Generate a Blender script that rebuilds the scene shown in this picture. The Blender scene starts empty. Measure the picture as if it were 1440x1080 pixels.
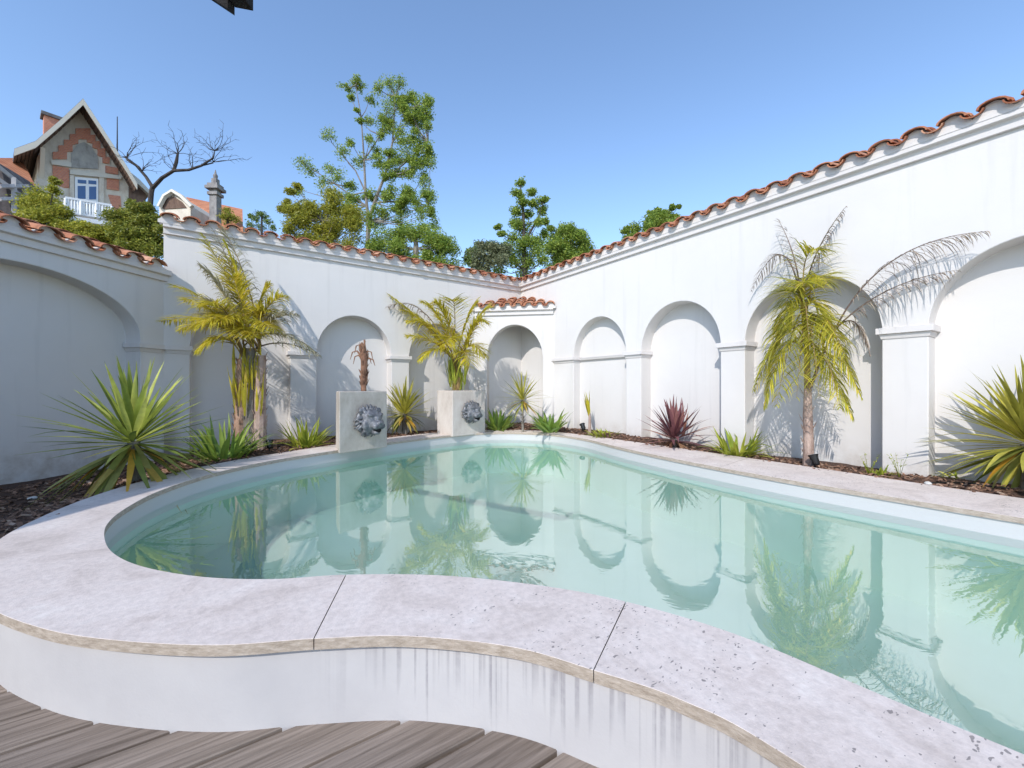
import bpy, bmesh, math, random
from mathutils import Vector, Matrix
rng = random.Random(7)
scene = bpy.context.scene
COL = scene.collection
R = math.radians

# ------------------------------------------------------------------ camera
F, CX, CY, CZ = 583.0, 720.0, 546.0, 1.25
TH = math.atan2(400, 583); SN, CS = math.sin(TH), math.cos(TH)
cam = bpy.data.cameras.new('camera'); camo = bpy.data.objects.new('camera', cam); COL.objects.link(camo)
camo.location = (0, 0, CZ); camo.rotation_euler = (R(90), 0, -TH)
cam.sensor_width = 36; cam.sensor_fit = 'HORIZONTAL'; cam.lens = 36 * F / 1440
cam.shift_y = (CY - 540) / 1440; cam.clip_start = 0.05; cam.clip_end = 2000
scene.camera = camo
# ------------------------------------------------------------------ light
SUN = Vector((1.0, 0.62, -0.88)).normalized()          # direction the light travels
sun_el = math.asin(-SUN.z); 
w = bpy.data.worlds.new('World'); scene.world = w; w.use_nodes = True
nt = w.node_tree; bg = nt.nodes['Background']
sky = nt.nodes.new('ShaderNodeTexSky'); sky.sky_type = 'NISHITA'; sky.sun_disc = False
sky.sun_elevation = sun_el; sky.sun_rotation = math.atan2(-SUN.x, -SUN.y)
sky.air_density = 1.0; sky.dust_density = 0.3; sky.ozone_density = 3.0; sky.altitude = 0
nt.links.new(sky.outputs[0], bg.inputs[0]); bg.inputs[1].default_value = 0.15
sl = bpy.data.lights.new('sun', 'SUN'); sl.energy = 2.0; sl.angle = R(0.5); sl.color = (1, .965, .915)
so = bpy.data.objects.new('sun', sl); COL.objects.link(so)
so.rotation_euler = SUN.to_track_quat('-Z', 'Y').to_euler()
vs = scene.view_settings; vs.view_transform = 'Standard'; vs.look = 'None'; vs.gamma = 1; vs.exposure = 0.93
scene.cycles.use_denoising = True

# ------------------------------------------------------------------ helpers
def cw(X, Y, z=0.0):                       # camera right / forward -> world
    return Vector((CS * X + SN * Y, -SN * X + CS * Y, z))
def at(px, py, Y):                         # a place seen at (px, py), Y metres ahead
    return cw((px - CX) / F * Y, Y, CZ + (CY - py) / F * Y)
def onz(px, py, z):
    return at(px, py, F * (CZ - z) / (py - CY))
RIGHT = cw(1, 0); FWD = cw(0, 1); UP = Vector((0, 0, 1))

class MB:
    def __init__(s): s.v = []; s.f = []
    def add(s, vs, fs):
        o = len(s.v); s.v += [tuple(v) for v in vs]; s.f += [tuple(i + o for i in f) for f in fs]
    def quad(s, a, b, c, d): s.add([a, b, c, d], [(0, 1, 2, 3)])
    def box8(s, p):                        # p: 4 bottom + 4 top corners
        s.add(p, [(3, 2, 1, 0), (4, 5, 6, 7), (0, 1, 5, 4), (1, 2, 6, 5), (2, 3, 7, 6), (3, 0, 4, 7)])
    def box(s, O, ex, ey, ez, x0, x1, y0, y1, z0, z1):
        P = lambda x, y, z: O + ex * x + ey * y + ez * z
        s.box8([P(x0, y0, z0), P(x1, y0, z0), P(x1, y1, z0), P(x0, y1, z0), P(x0, y0, z1), P(x1, y0, z1), P(x1, y1, z1), P(x0, y1, z1)])
    def tube(s, pts, rad, n=7, cap=True):
        rings = []; pts = [Vector(p) for p in pts]
        ref = None
        for i, p in enumerate(pts):
            t = (pts[min(i + 1, len(pts) - 1)] - pts[max(i - 1, 0)]).normalized()
            if ref is None: ref = t.orthogonal().normalized()
            ref = (ref - t * ref.dot(t)); ref = ref.normalized() if ref.length > 1e-6 else t.orthogonal().normalized()
            b = t.cross(ref); r = rad[i] if isinstance(rad, (list, tuple)) else rad
            rings.append([p + (ref * math.cos(2 * math.pi * k / n) + b * math.sin(2 * math.pi * k / n)) * r for k in range(n)])
        vs = [v for q in rings for v in q]; fs = []
        for i in range(len(pts) - 1):
            for k in range(n):
                fs.append((i * n + k, i * n + (k + 1) % n, (i + 1) * n + (k + 1) % n, (i + 1) * n + k))
        if cap: fs += [tuple(range(n - 1, -1, -1)), tuple((len(pts) - 1) * n + k for k in range(n))]
        s.add(vs, fs)
    def prism(s, poly, d):                 # planar polygon extruded by vector d
        n = len(poly); poly = [Vector(p) for p in poly]; d = Vector(d)
        fs = [tuple(range(n)), tuple(range(2 * n - 1, n - 1, -1))] + [(i, i + n, (i + 1) % n + n, (i + 1) % n) for i in range(n)]
        s.add(poly + [p + d for p in poly], fs)
    def build(s, name, mat, parent=None, smooth=False, weld=0, bevel=0, angle=35):
        me = bpy.data.meshes.new(name); me.from_pydata(s.v, [], s.f); me.update()
        if weld or smooth or bevel:
            bm = bmesh.new(); bm.from_mesh(me)
            if weld: bmesh.ops.remove_doubles(bm, verts=bm.verts, dist=weld)
            if bevel or smooth: bmesh.ops.recalc_face_normals(bm, faces=bm.faces)
            bm.to_mesh(me); bm.free()
        me.materials.append(mat)
        if smooth:
            me.polygons.foreach_set('use_smooth', [True] * len(me.polygons))
            if smooth != 'all': me.set_sharp_from_angle(angle=R(angle))
        o = bpy.data.objects.new(name, me); COL.objects.link(o)
        if parent: o.parent = parent
        if bevel:
            b = o.modifiers.new('bevel', 'BEVEL'); b.width = bevel; b.segments = 2; b.limit_method = 'ANGLE'; b.angle_limit = R(35)
        return o
def tag(o, label=None, cat=None, group=None, kind=None):
    if label: o['label'] = label
    if cat: o['category'] = cat
    if group: o['group'] = group
    if kind: o['kind'] = kind
    return o
def thing(name, label, cat, loc=(0, 0, 0), group=None):
    o = bpy.data.objects.new(name, None); COL.objects.link(o); o.empty_display_size = .1; o.location = loc
    return tag(o, label, cat, group)

# ------------------------------------------------------------------ materials
def ramp(N, L, src, stops, interp='LINEAR'):
    r = N.new('ShaderNodeValToRGB'); r.color_ramp.interpolation = interp
    e = r.color_ramp.elements
    while len(e) < len(stops): e.new(0.5)
    for k, (p, c) in enumerate(stops):
        e[k].position = p; e[k].color = (c, c, c, 1) if isinstance(c, (int, float)) else (*c, 1)
    L.new(src, r.inputs[0]); return r.outputs[0]
class M:
    def __init__(s, name, col=(.5, .5, .5), rough=.7, spec=.3, metal=0):
        s.m = bpy.data.materials.new(name); s.m.use_nodes = True
        s.N = s.m.node_tree.nodes; s.L = s.m.node_tree.links; s.b = s.N['Principled BSDF']
        s.b.inputs['Base Color'].default_value = (*col, 1); s.b.inputs['Roughness'].default_value = rough
        s.b.inputs['Specular IOR Level'].default_value = spec; s.b.inputs['Metallic'].default_value = metal
    def coord(s, scale=(1, 1, 1), rot=(0, 0, 0)):
        t = s.N.new('ShaderNodeTexCoord'); mp = s.N.new('ShaderNodeMapping')
        mp.inputs['Scale'].default_value = scale; mp.inputs['Rotation'].default_value = rot
        s.L.new(t.outputs['Object'], mp.inputs[0]); return mp.outputs[0]
    def noise(s, scale, detail=4, rough=.55, vec=None, dist=0):
        n = s.N.new('ShaderNodeTexNoise'); n.inputs['Scale'].default_value = scale; n.inputs['Detail'].default_value = detail
        n.inputs['Roughness'].default_value = rough; n.inputs['Distortion'].default_value = dist
        s.L.new(vec or s.coord(), n.inputs['Vector']); return n.outputs[0]
    def island(s):
        return s.N.new('ShaderNodeNewGeometry').outputs['Random Per Island']
    def mix(s, fac, a, b, mode='MIX'):
        m = s.N.new('ShaderNodeMix'); m.data_type = 'RGBA'; m.blend_type = mode
        for i, v in ((0, fac), (6, a), (7, b)):
            if isinstance(v, (int, float)): m.inputs[i].default_value = v
            elif isinstance(v, tuple): m.inputs[i].default_value = (*v, 1)
            else: s.L.new(v, m.inputs[i])
        return m.outputs[2]
    def math(s, op, a, b=0.0):
        m = s.N.new('ShaderNodeMath'); m.operation = op
        for i, v in ((0, a), (1, b)):
            if isinstance(v, (int, float)): m.inputs[i].default_value = v
            else: s.L.new(v, m.inputs[i])
        return m.outputs[0]
    def ramp(s, src, stops, interp='LINEAR'): return ramp(s.N, s.L, src, stops, interp)
    def color(s, out): s.L.new(out, s.b.inputs['Base Color'])
    def rough(s, out): s.L.new(out, s.b.inputs['Roughness'])
    def bump(s, src, strength=.3, dist=.01):
        b = s.N.new('ShaderNodeBump'); b.inputs['Strength'].default_value = strength; b.inputs['Distance'].default_value = dist
        s.L.new(src, b.inputs['Height']); s.L.new(b.outputs[0], s.b.inputs['Normal'])

def m_plaster(name, base=(.66, .628, .60)):
    m = M(name, rough=.85, spec=.2)
    big = m.ramp(m.noise(.7, 5, .6), [(.3, (base[0] * .94, base[1] * .94, base[2] * .94)), (.7, base)])
    drip = m.ramp(m.noise(1.0, 5, .6, m.coord((6, 6, .35))), [(.55, 1.0), (.78, .90)])
    c = m.mix(1.0, big, drip, 'MULTIPLY')
    sep = m.N.new('ShaderNodeSeparateXYZ'); m.L.new(m.coord(), sep.inputs[0])
    foot = m.N.new('ShaderNodeMapRange'); foot.inputs[1].default_value = .62; foot.inputs[2].default_value = .30; m.L.new(sep.outputs[2], foot.inputs[0])
    splash = m.math('MULTIPLY', foot.outputs[0], m.ramp(m.noise(6, 6, .7), [(.38, 0.0), (.7, .75)]))
    c = m.mix(splash, c, (.40, .33, .27))
    spots = m.ramp(m.noise(3.1, 8, .75), [(.66, 0.0), (.76, .16)])
    m.color(m.mix(spots, c, (.44, .41, .38)))
    h = m.math('ADD', m.math('MULTIPLY', m.noise(90, 4, .65), .25), m.noise(5, 5, .55))
    m.bump(h, .22, .016); return m.m
PLASTER = m_plaster('white_plaster'); CORN = m_plaster('white_moulding', (.66, .62, .595))

def m_coping():
    m = M('travertine', rough=.6, spec=.35)
    base = m.ramp(m.noise(2.3, 9, .7, m.coord((1, 1, 1), (0, 0, .6)), .8), [(.30, (.55, .46, .405)), (.48, (.69, .59, .53)), (.60, (.73, .635, .575)), (.72, (.81, .735, .67))])
    fine = m.ramp(m.noise(38, 6, .7), [(.35, .84), (.6, 1.0)])
    c = m.mix(1.0, base, fine, 'MULTIPLY')
    # pits, more of them on the right-hand slabs
    vec = m.coord((1.0, 1.9, 1.0), (0, 0, .9))
    v = m.N.new('ShaderNodeTexVoronoi'); v.inputs['Scale'].default_value = 42; v.inputs['Randomness'].default_value = 1
    nz = m.N.new('ShaderNodeTexNoise'); nz.inputs['Scale'].default_value = 22; m.L.new(vec, nz.inputs['Vector'])
    dv = m.N.new('ShaderNodeVectorMath'); dv.operation = 'MULTIPLY_ADD'; dv.inputs[1].default_value = (.06, .06, .06)
    m.L.new(nz.outputs['Color'], dv.inputs[0]); m.L.new(vec, dv.inputs[2]); m.L.new(dv.outputs[0], v.inputs['Vector'])
    where = m.ramp(m.noise(3.2, 4, .7), [(.38, 0.0), (.60, 1.0)])
    sep = m.N.new('ShaderNodeSeparateXYZ'); m.L.new(m.coord(), sep.inputs[0])
    grad = m.N.new('ShaderNodeMapRange'); grad.inputs[1].default_value = -.2; grad.inputs[2].default_value = 1.3
    grad.inputs[3].default_value = .02; grad.inputs[4].default_value = 1.0; m.L.new(sep.outputs[0], grad.inputs[0])
    size = m.math('MULTIPLY', m.math('MULTIPLY', where, grad.outputs[0]), .46)
    cellr = m.N.new('ShaderNodeSeparateColor'); m.L.new(v.outputs['Color'], cellr.inputs[0])
    size = m.math('MULTIPLY', size, m.math('POWER', cellr.outputs[0], 1.5))
    pit = m.math('LESS_THAN', v.outputs['Distance'], size)
    m.color(m.mix(m.math('MULTIPLY', pit, .8), c, (.20, .175, .165)))
    h = m.math('SUBTRACT', m.noise(60, 5, .7), m.math('MULTIPLY', pit, 1.6))
    m.bump(h, .3, .006); return m.m
COPING = m_coping()
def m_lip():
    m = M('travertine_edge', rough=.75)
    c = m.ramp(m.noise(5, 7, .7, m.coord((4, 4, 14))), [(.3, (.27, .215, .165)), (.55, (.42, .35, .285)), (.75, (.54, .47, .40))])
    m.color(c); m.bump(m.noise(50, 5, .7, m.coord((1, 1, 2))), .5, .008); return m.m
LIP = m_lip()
def m_poolwall():
    m = M('stained_white_paint', rough=.75)
    base = m.ramp(m.noise(2.2, 5, .6), [(.3, (.44, .42, .42)), (.7, (.51, .49, .485))])
    sep = m.N.new('ShaderNodeSeparateXYZ'); m.L.new(m.coord(), sep.inputs[0])
    up = m.N.new('ShaderNodeMapRange'); up.inputs[1].default_value = .0; up.inputs[2].default_value = .29; m.L.new(sep.outputs[2], up.inputs[0])
    side = m.N.new('ShaderNodeMapRange'); side.inputs[1].default_value = .25; side.inputs[2].default_value = .6; m.L.new(sep.outputs[0], side.inputs[0])
    line = m.ramp(m.noise(1, 2, .5, m.coord((46, 46, .25))), [(.48, 0.0), (.60, 1.0)])          # where a run of dirt is
    reach = m.noise(1, 2, .5, m.coord((19, 19, .0)))                                         # how far down it runs
    down = m.ramp(m.math('ADD', up.outputs[0], m.math('MULTIPLY', m.math('SUBTRACT', reach, .5), 2.2)), [(.30, 0.0), (.85, 1.0)])
    brk = m.ramp(m.noise(30, 3, .6), [(.3, .6), (.6, 1.0)])
    f = m.math('MULTIPLY', m.math('MULTIPLY', m.math('MULTIPLY', line, down), m.math('MULTIPLY', side.outputs[0], brk)), .72)
    base = m.mix(m.math('MULTIPLY', side.outputs[0], m.ramp(m.noise(5, 5, .7), [(.4, 0.0), (.75, .22)])), base, (.42, .40, .42))
    m.color(m.mix(f, base, (.25, .235, .25))); m.bump(m.noise(80, 4, .6), .12, .005); return m.m
POOLWALL = m_poolwall()
def m_basin():
    m = M('pool_liner', rough=.5)
    m.color(m.ramp(m.noise(1.2, 4, .6), [(.3, (.40, .60, .50)), (.7, (.46, .66, .56))])); return m.m
BASIN = m_basin()
def m_water():
    m = M('pool_water_surface'); N, L = m.N, m.L; N.remove(m.b)
    out = [n for n in N if n.type == 'OUTPUT_MATERIAL'][0]
    fr = N.new('ShaderNodeFresnel'); geo = N.new('ShaderNodeNewGeometry')
    mr = N.new('ShaderNodeMapRange'); mr.inputs[3].default_value = 4.8; mr.inputs[4].default_value = 1 / 4.8    # same surface seen from below
    L.new(geo.outputs['Backfacing'], mr.inputs[0]); L.new(mr.outputs[0], fr.inputs[0])
    tr = N.new('ShaderNodeBsdfTransparent'); tr.inputs[0].default_value = (.93, .997, .985, 1)
    gl = N.new('ShaderNodeBsdfGlossy'); gl.inputs['Roughness'].default_value = 0.0; gl.inputs[0].default_value = (1, 1, 1, 1)
    mx = N.new('ShaderNodeMixShader'); bp = N.new('ShaderNodeBump'); bp.inputs['Strength'].default_value = .035; bp.inputs['Distance'].default_value = .02
    L.new(m.noise(5.5, 3, .5, m.coord((1, 1, 1)), .8), bp.inputs['Height'])
    L.new(bp.outputs[0], gl.inputs['Normal']); L.new(bp.outputs[0], fr.inputs['Normal'])
    L.new(fr.outputs[0], mx.inputs[0]); L.new(tr.outputs[0], mx.inputs[1]); L.new(gl.outputs[0], mx.inputs[2]); L.new(mx.outputs[0], out.inputs[0])
    return m.m
WATER = m_water()
def m_tiles():
    m = M('terracotta', rough=.8)
    c = m.ramp(m.island(), [(0, (.30, .105, .055)), (.35, (.42, .165, .085)), (.65, (.50, .22, .12)), (1, (.55, .29, .18))])
    st = m.ramp(m.noise(9, 6, .7), [(.35, (.42, .38, .34)), (.55, (1, 1, 1))])
    m.color(m.mix(.75, c, st, 'MULTIPLY')); m.bump(m.noise(40, 4, .7), .4, .008); return m.m
TILE = m_tiles()
def m_deck():
    m = M('weathered_wood', rough=.8)
    isl = m.island()
    off = m.N.new('ShaderNodeCombineXYZ'); m.L.new(m.math('MULTIPLY', isl, 37.0), off.inputs[0]); m.L.new(m.math('MULTIPLY', isl, 11.0), off.inputs[2])
    va = m.N.new('ShaderNodeVectorMath'); m.L.new(m.coord(), va.inputs[0]); m.L.new(off.outputs[0], va.inputs[1])
    def vec(sc):
        mp = m.N.new('ShaderNodeMapping'); mp.inputs['Scale'].default_value = sc; m.L.new(va.outputs[0], mp.inputs[0]); return mp.outputs[0]
    g = m.noise(1, 7, .68, vec((1.1, 26, 8)), 1.6)
    c = m.ramp(g, [(.24, (.13, .098, .076)), (.45, (.235, .188, .152)), (.6, (.31, .252, .208)), (.8, (.42, .35, .295))])
    wv = m.N.new('ShaderNodeTexWave'); wv.wave_type = 'BANDS'; wv.bands_direction = 'Y'; wv.inputs['Scale'].default_value = 9; wv.inputs['Distortion'].default_value = 9
    wv.inputs['Detail'].default_value = 3; wv.inputs['Detail Scale'].default_value = .7; m.L.new(vec((.28, 1, 1)), wv.inputs['Vector'])
    c = m.mix(.5, c, m.ramp(wv.outputs[0], [(0, .62), (.3, 1.0), (1, 1.0)]), 'MULTIPLY')
    c = m.mix(.55, c, m.ramp(isl, [(0, (.62, .60, .60)), (.5, (.92, .90, .88)), (1, (1.2, 1.08, .98))]), 'MULTIPLY')
    m.color(c); m.bump(g, .5, .006); return m.m
DECK = m_deck()
def m_stone(name, a, b, c):
    m = M(name, rough=.85)
    n1 = m.ramp(m.noise(3.5, 7, .7, m.coord((1, 1, .6))), [(.3, a), (.5, b), (.72, c)])
    m.color(n1); m.bump(m.noise(35, 6, .7), .4, .01); return m.m
BLOCK = m_stone('weathered_limestone', (.36, .315, .265), (.47, .425, .37), (.56, .52, .47))
BLOCK2 = m_stone('pale_limestone', (.45, .39, .34), (.55, .49, .44), (.62, .57, .52))
def m_metal():
    m = M('aged_pewter', rough=.5, metal=.35)
    m.color(m.ramp(m.noise(14, 5, .6), [(.3, (.07, .073, .08)), (.7, (.24, .245, .26))])); return m.m
LION = m_metal()
def m_soil():
    m = M('bark_soil', rough=.95)
    m.color(m.ramp(m.noise(30, 6, .7), [(.3, (.055, .032, .024)), (.6, (.14, .08, .055)), (.8, (.22, .135, .09))])); m.bump(m.noise(45, 5, .7), 1, .03); return m.m
SOIL = m_soil()
def m_chips():
    m = M('bark_chips', rough=.9)
    m.color(m.ramp(m.island(), [(0, (.06, .035, .027)), (.5, (.17, .095, .062)), (.85, (.30, .17, .11)), (1, (.42, .30, .22))])); return m.m
CHIP = m_chips()
def m_leaf(name, stops, trans=.35, rough=.45, veins=True):
    m = M(name, rough=rough, spec=.35)
    c = m.ramp(m.island(), stops)
    n = m.ramp(m.noise(6, 3, .6), [(.35, .75), (.65, 1.15)])
    c = m.mix(1, c, n, 'MULTIPLY'); m.color(c)
    t = m.N.new('ShaderNodeBsdfTranslucent'); m.L.new(c, t.inputs[0])
    mx = m.N.new('ShaderNodeMixShader'); mx.inputs[0].default_value = trans
    out = [n for n in m.N if n.type == 'OUTPUT_MATERIAL'][0]
    m.L.new(m.b.outputs[0], mx.inputs[1]); m.L.new(t.outputs[0], mx.inputs[2]); m.L.new(mx.outputs[0], out.inputs[0]); return m.m
YUCCA = m_leaf('yucca_leaf', [(0, (0.149, 0.194, 0.0372)), (.4, (0.312, 0.372, 0.0668)), (.75, (0.505, 0.549, 0.111)), (1, (0.683, 0.683, 0.178))])
YUCCA_Y = m_leaf('yellow_yucca_leaf', [(0, (0.26, 0.247, 0.039)), (.4, (0.468, 0.429, 0.065)), (.75, (0.598, 0.533, 0.0975)), (1, (0.338, 0.351, 0.065))])
OLDLEAF = m_leaf('faded_leaf', [(0, (.16, .19, .04)), (.45, (.30, .31, .07)), (.78, (.42, .38, .12)), (.86, (.52, .36, .08)), (.9, (.58, .30, .03)), (1, (.60, .35, .05))])
GREEN = m_leaf('fresh_leaf', [(0, (0.0945, 0.176, 0.0338)), (.5, (0.216, 0.324, 0.054)), (1, (0.392, 0.486, 0.081))])
LIME = m_leaf('lime_leaf', [(0, (0.216, 0.288, 0.036)), (.5, (0.384, 0.432, 0.048)), (1, (0.576, 0.552, 0.096))])
REDLEAF = m_leaf('burgundy_leaf', [(0, (0.115, 0.0405, 0.0473)), (.5, (0.23, 0.0945, 0.101)), (.8, (0.351, 0.162, 0.135)), (1, (0.567, 0.27, 0.135))], .25)
PALM_Y = m_leaf('yellow_palm_leaflet', [(0, (0.391, 0.356, 0.0345)), (.4, (0.644, 0.575, 0.0575)), (.8, (0.782, 0.655, 0.0805)), (1, (0.69, 0.506, 0.127))], .5)
PALM_G = m_leaf('green_palm_leaflet', [(0, (0.234, 0.248, 0.0343)), (.35, (0.468, 0.454, 0.055)), (.75, (0.743, 0.646, 0.0825)), (1, (0.8, 0.605, 0.123))], .45)
PALM_D = m_leaf('dry_palm_leaflet', [(0, (0.195, 0.15, 0.128)), (.5, (0.36, 0.285, 0.225)), (1, (0.54, 0.435, 0.3))], .2, .8)
PALM_P = m_leaf('pale_dry_leaflet', [(0, (.36, .33, .20)), (.5, (.48, .44, .28)), (1, (.55, .50, .34))], .3, .7)
T_DARK = m_leaf('dark_tree_leaf', [(0, (0.105, 0.18, 0.0525)), (.5, (0.21, 0.3, 0.075)), (1, (0.36, 0.435, 0.105))], .45)
T_MID = m_leaf('tree_leaf', [(0, (0.15, 0.24, 0.045)), (.5, (0.3, 0.405, 0.075)), (1, (0.51, 0.57, 0.105))], .5)
T_YEL = m_leaf('yellow_shrub_leaf', [(0, (0.207, 0.23, 0.0345)), (.5, (0.391, 0.391, 0.0517)), (1, (0.598, 0.529, 0.0805))], .5)
T_OLV = m_leaf('olive_leaf', [(0, (.13, .15, .08)), (.5, (.20, .22, .11)), (1, (.30, .30, .16))], .3)
def m_bark(name, a, b):
    m = M(name, rough=.9); m.color(m.ramp(m.noise(7, 5, .7, m.coord((1, 1, .4))), [(.3, a), (.7, b)])); m.bump(m.noise(25, 5, .7), .6, .02); return m.m
BARK = m_bark('grey_bark', (.12, .10, .085), (.30, .27, .23)); BARK_D = m_bark('dark_bark', (.03, .026, .024), (.085, .07, .062))
FIBRE = m_bark('palm_fibre', (.24, .13, .08), (.50, .33, .24)); FIBRE_P = m_bark('pink_palm_trunk', (.22, .14, .11), (.55, .42, .35))
STALK = m_bark('palm_stalk', (.20, .13, .06), (.38, .26, .10))
DRYSTALK = m_bark('dry_stalk', (.12, .085, .07), (.26, .19, .15)); RUST = m_bark('dead_palm_fibre', (.17, .085, .055), (.36, .20, .125))
BLACK = M('black_plastic', (.012, .012, .013), .35, .5).m
GLASSY = M('lamp_glass', (.55, .57, .6), .15, .5).m
DARKWOOD = m_bark('dark_stained_timber', (.012, .010, .009), (.028, .024, .02))
GUTTER = M('brown_gutter_metal', (.16, .12, .09), .4, .5, .4).m
GROUND = m_bark('outer_ground', (.10, .09, .06), (.18, .16, .11))
PEBBLE = M('pale_stone', (.60, .58, .55), .8).m

# ================================================================== ground
XW, YW = 6.1, 8.48                          # pool faces of the right and the back wall
KD = 1 / math.sqrt(2)
ground = MB()
for x0, x1, y0, y1 in ((-300, -7, -300, 300), (6.3, 300, -300, 300), (-7, 6.3, 8.7, 300), (-7, 6.3, -300, -9)):
    ground.quad((x0, y0, -.08), (x1, y0, -.08), (x1, y1, -.08), (x0, y1, -.08))
tag(ground.build('ground', GROUND), kind='structure')

# ================================================================== pool
PAIRS = [((1.0, -1.6), (1.75, -1.2)), ((1.13, -.6), (1.72, -.5)), ((1.15, .42), (1.62, .30)), ((1.10, .72), (1.56, .80)),
 ((.98, .96), (1.41, 1.19)), ((.83, 1.21), (1.20, 1.51)), ((.55, 1.48), (.86, 1.87)), ((.26, 1.66), (.48, 2.14)),
 ((-.04, 1.82), (.18, 2.29)), ((-.36, 2.08), (-.10, 2.51)), ((-.60, 2.34), (-.36, 2.83)), ((-.85, 2.72), (-.53, 3.17)),
 ((-1.06, 3.25), (-.63, 3.55)), ((-1.14, 3.83), (-.67, 3.9)), ((-1.09, 4.35), (-.64, 4.28)), ((-.94, 4.92), (-.52, 4.78)),
 ((-.70, 5.42), (-.25, 5.33)), ((-.37, 5.89), (.10, 5.75)), ((.08, 6.34), (.60, 6.14)), ((.68, 6.74), (1.3, 6.50)),
 ((1.5, 7.2), (2.2, 6.93)), ((2.5, 7.65), (3.2, 7.27)), ((3.4, 7.92), (4.0, 7.40)), ((4.3, 7.97), (4.65, 7.27)),
 ((5.1, 7.6), (5.1, 6.88)), ((5.6, 6.9), (5.36, 6.3)), ((5.76, 5.9), (5.33, 5.4)), ((5.74, 4.85), (5.02, 4.35)),
 ((5.68, 3.4), (4.78, 3.2)), ((5.6, 2.1), (4.64, 2.0)), ((5.48, .9), (4.62, .8)), ((5.40, -.4), (4.6, -.4)),
 ((5.2, -1.6), (4.3, -1.4)), ((3.7, -2.7), (3.4, -2.0)), ((1.9, -2.6), (2.3, -1.9))]
NP = len(PAIRS)
def catmull(pts, u):
    i = int(math.floor(u)); t = u - i; p = [Vector(pts[(i + k) % len(pts)]) for k in (-1, 0, 1, 2)]
    return .5 * ((2 * p[1]) + (p[2] - p[0]) * t + (2 * p[0] - 5 * p[1] + 4 * p[2] - p[3]) * t * t + (3 * p[1] - p[0] - 3 * p[2] + p[3]) * t ** 3)
OUT = [p[0] for p in PAIRS]; INN = [p[1] for p in PAIRS]
def rim(u, f, off=0.0):                     # f 0 outer edge, 1 inner edge; off pushes along outer->inner
    o, i = catmull(OUT, u), catmull(INN, u); d = (i - o)
    return o + d * f + d.normalized() * off
ZC, CT, ZWAT, ZFLOOR = .335, .042, .172, -.5
pool = thing('swimming_pool', 'kidney-shaped raised swimming pool with white plaster sides and travertine coping', 'swimming pool')
seams = [0, 4.0, 7.0, 14.4, 18.3, 21.5, 24.6, 26.8, 28.5, 32, 33.5]
for a, b in zip(seams, seams[1:] + [NP]):
    n = max(6, int((b - a) * 10)); g = .006; ga = .006 if a in (4.0, 7.0) else .002; gb = .006 if b in (4.0, 7.0) else .002
    us = [a + ga + (b - a - ga - gb) * k / n for k in range(n + 1)]
    top, lip = MB(), MB()
    for k in range(n):
        u0, u1 = us[k], us[k + 1]; P = [rim(u0, 0), rim(u1, 0), rim(u1, 1), rim(u0, 1)]
        b4 = .001
        q = [rim(u0, 0, b4), rim(u1, 0, b4), rim(u1, 1, -b4), rim(u0, 1, -b4)]
        top.quad(*[(v.x, v.y, ZC) for v in q])
        for (A, B, C, D) in ((P[0], P[1], q[1], q[0]), (P[2], P[3], q[3], q[2])):
            top.quad((A.x, A.y, ZC - b4), (B.x, B.y, ZC - b4), (C.x, C.y, ZC), (D.x, D.y, ZC))
        top.quad(*[(v.x, v.y, ZC - CT) for v in reversed(P)])
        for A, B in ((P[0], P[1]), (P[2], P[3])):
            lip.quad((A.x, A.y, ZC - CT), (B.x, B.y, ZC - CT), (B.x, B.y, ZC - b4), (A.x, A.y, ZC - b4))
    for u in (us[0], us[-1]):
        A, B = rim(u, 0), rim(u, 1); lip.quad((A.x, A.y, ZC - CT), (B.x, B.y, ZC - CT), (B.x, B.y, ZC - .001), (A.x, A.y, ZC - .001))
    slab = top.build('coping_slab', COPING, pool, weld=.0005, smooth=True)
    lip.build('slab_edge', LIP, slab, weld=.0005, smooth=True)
NS = NP * 8
def loop(f, off): return [rim(NP * k / NS, f, off) for k in range(NS)]
def skirt(pts, z0, z1):
    m = MB()
    for k in range(len(pts)):
        A, B = pts[k], pts[(k + 1) % len(pts)]; m.quad((A.x, A.y, z0), (B.x, B.y, z0), (B.x, B.y, z1), (A.x, A.y, z1))
    return m
outer_loop = loop(0, .028); basin_loop = loop(1, -.02)
skirt(outer_loop, -.14, ZC - CT + .001).build('pool_wall', POOLWALL, pool, weld=.0005, smooth=True)
def fill(pts, z, name, mat, parent=None):
    me = bpy.data.meshes.new(name); bm = bmesh.new(); vs_ = [bm.verts.new((p.x, p.y, z)) for p in pts]
    es = [bm.edges.new((vs_[k], vs_[(k + 1) % len(vs_)])) for k in range(len(vs_))]
    bmesh.ops.triangle_fill(bm, use_beauty=True, use_dissolve=False, edges=es)
    for f in bm.faces:
        f.normal_update()
        if f.normal.z < 0: f.normal_flip()
    bm.to_mesh(me); bm.free(); me.materials.append(mat); o = bpy.data.objects.new(name, me); COL.objects.link(o)
    if parent: o.parent = parent
    return o
bs = skirt(basin_loop, ZFLOOR, ZC - CT + .001)
bo = bs.build('basin_wall', BASIN, pool, weld=.0005, smooth=True)
fill(basin_loop, ZFLOOR, 'basin_floor', BASIN, pool)
skirt(loop(1, -.0165), ZWAT - .06, ZC - CT).build('waterline_band', M('grey_white_liner_band', (.50, .50, .49), .5).m, pool, weld=.0005, smooth=True)
tag(fill(basin_loop, ZWAT, 'water', WATER), kind='structure')

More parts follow.
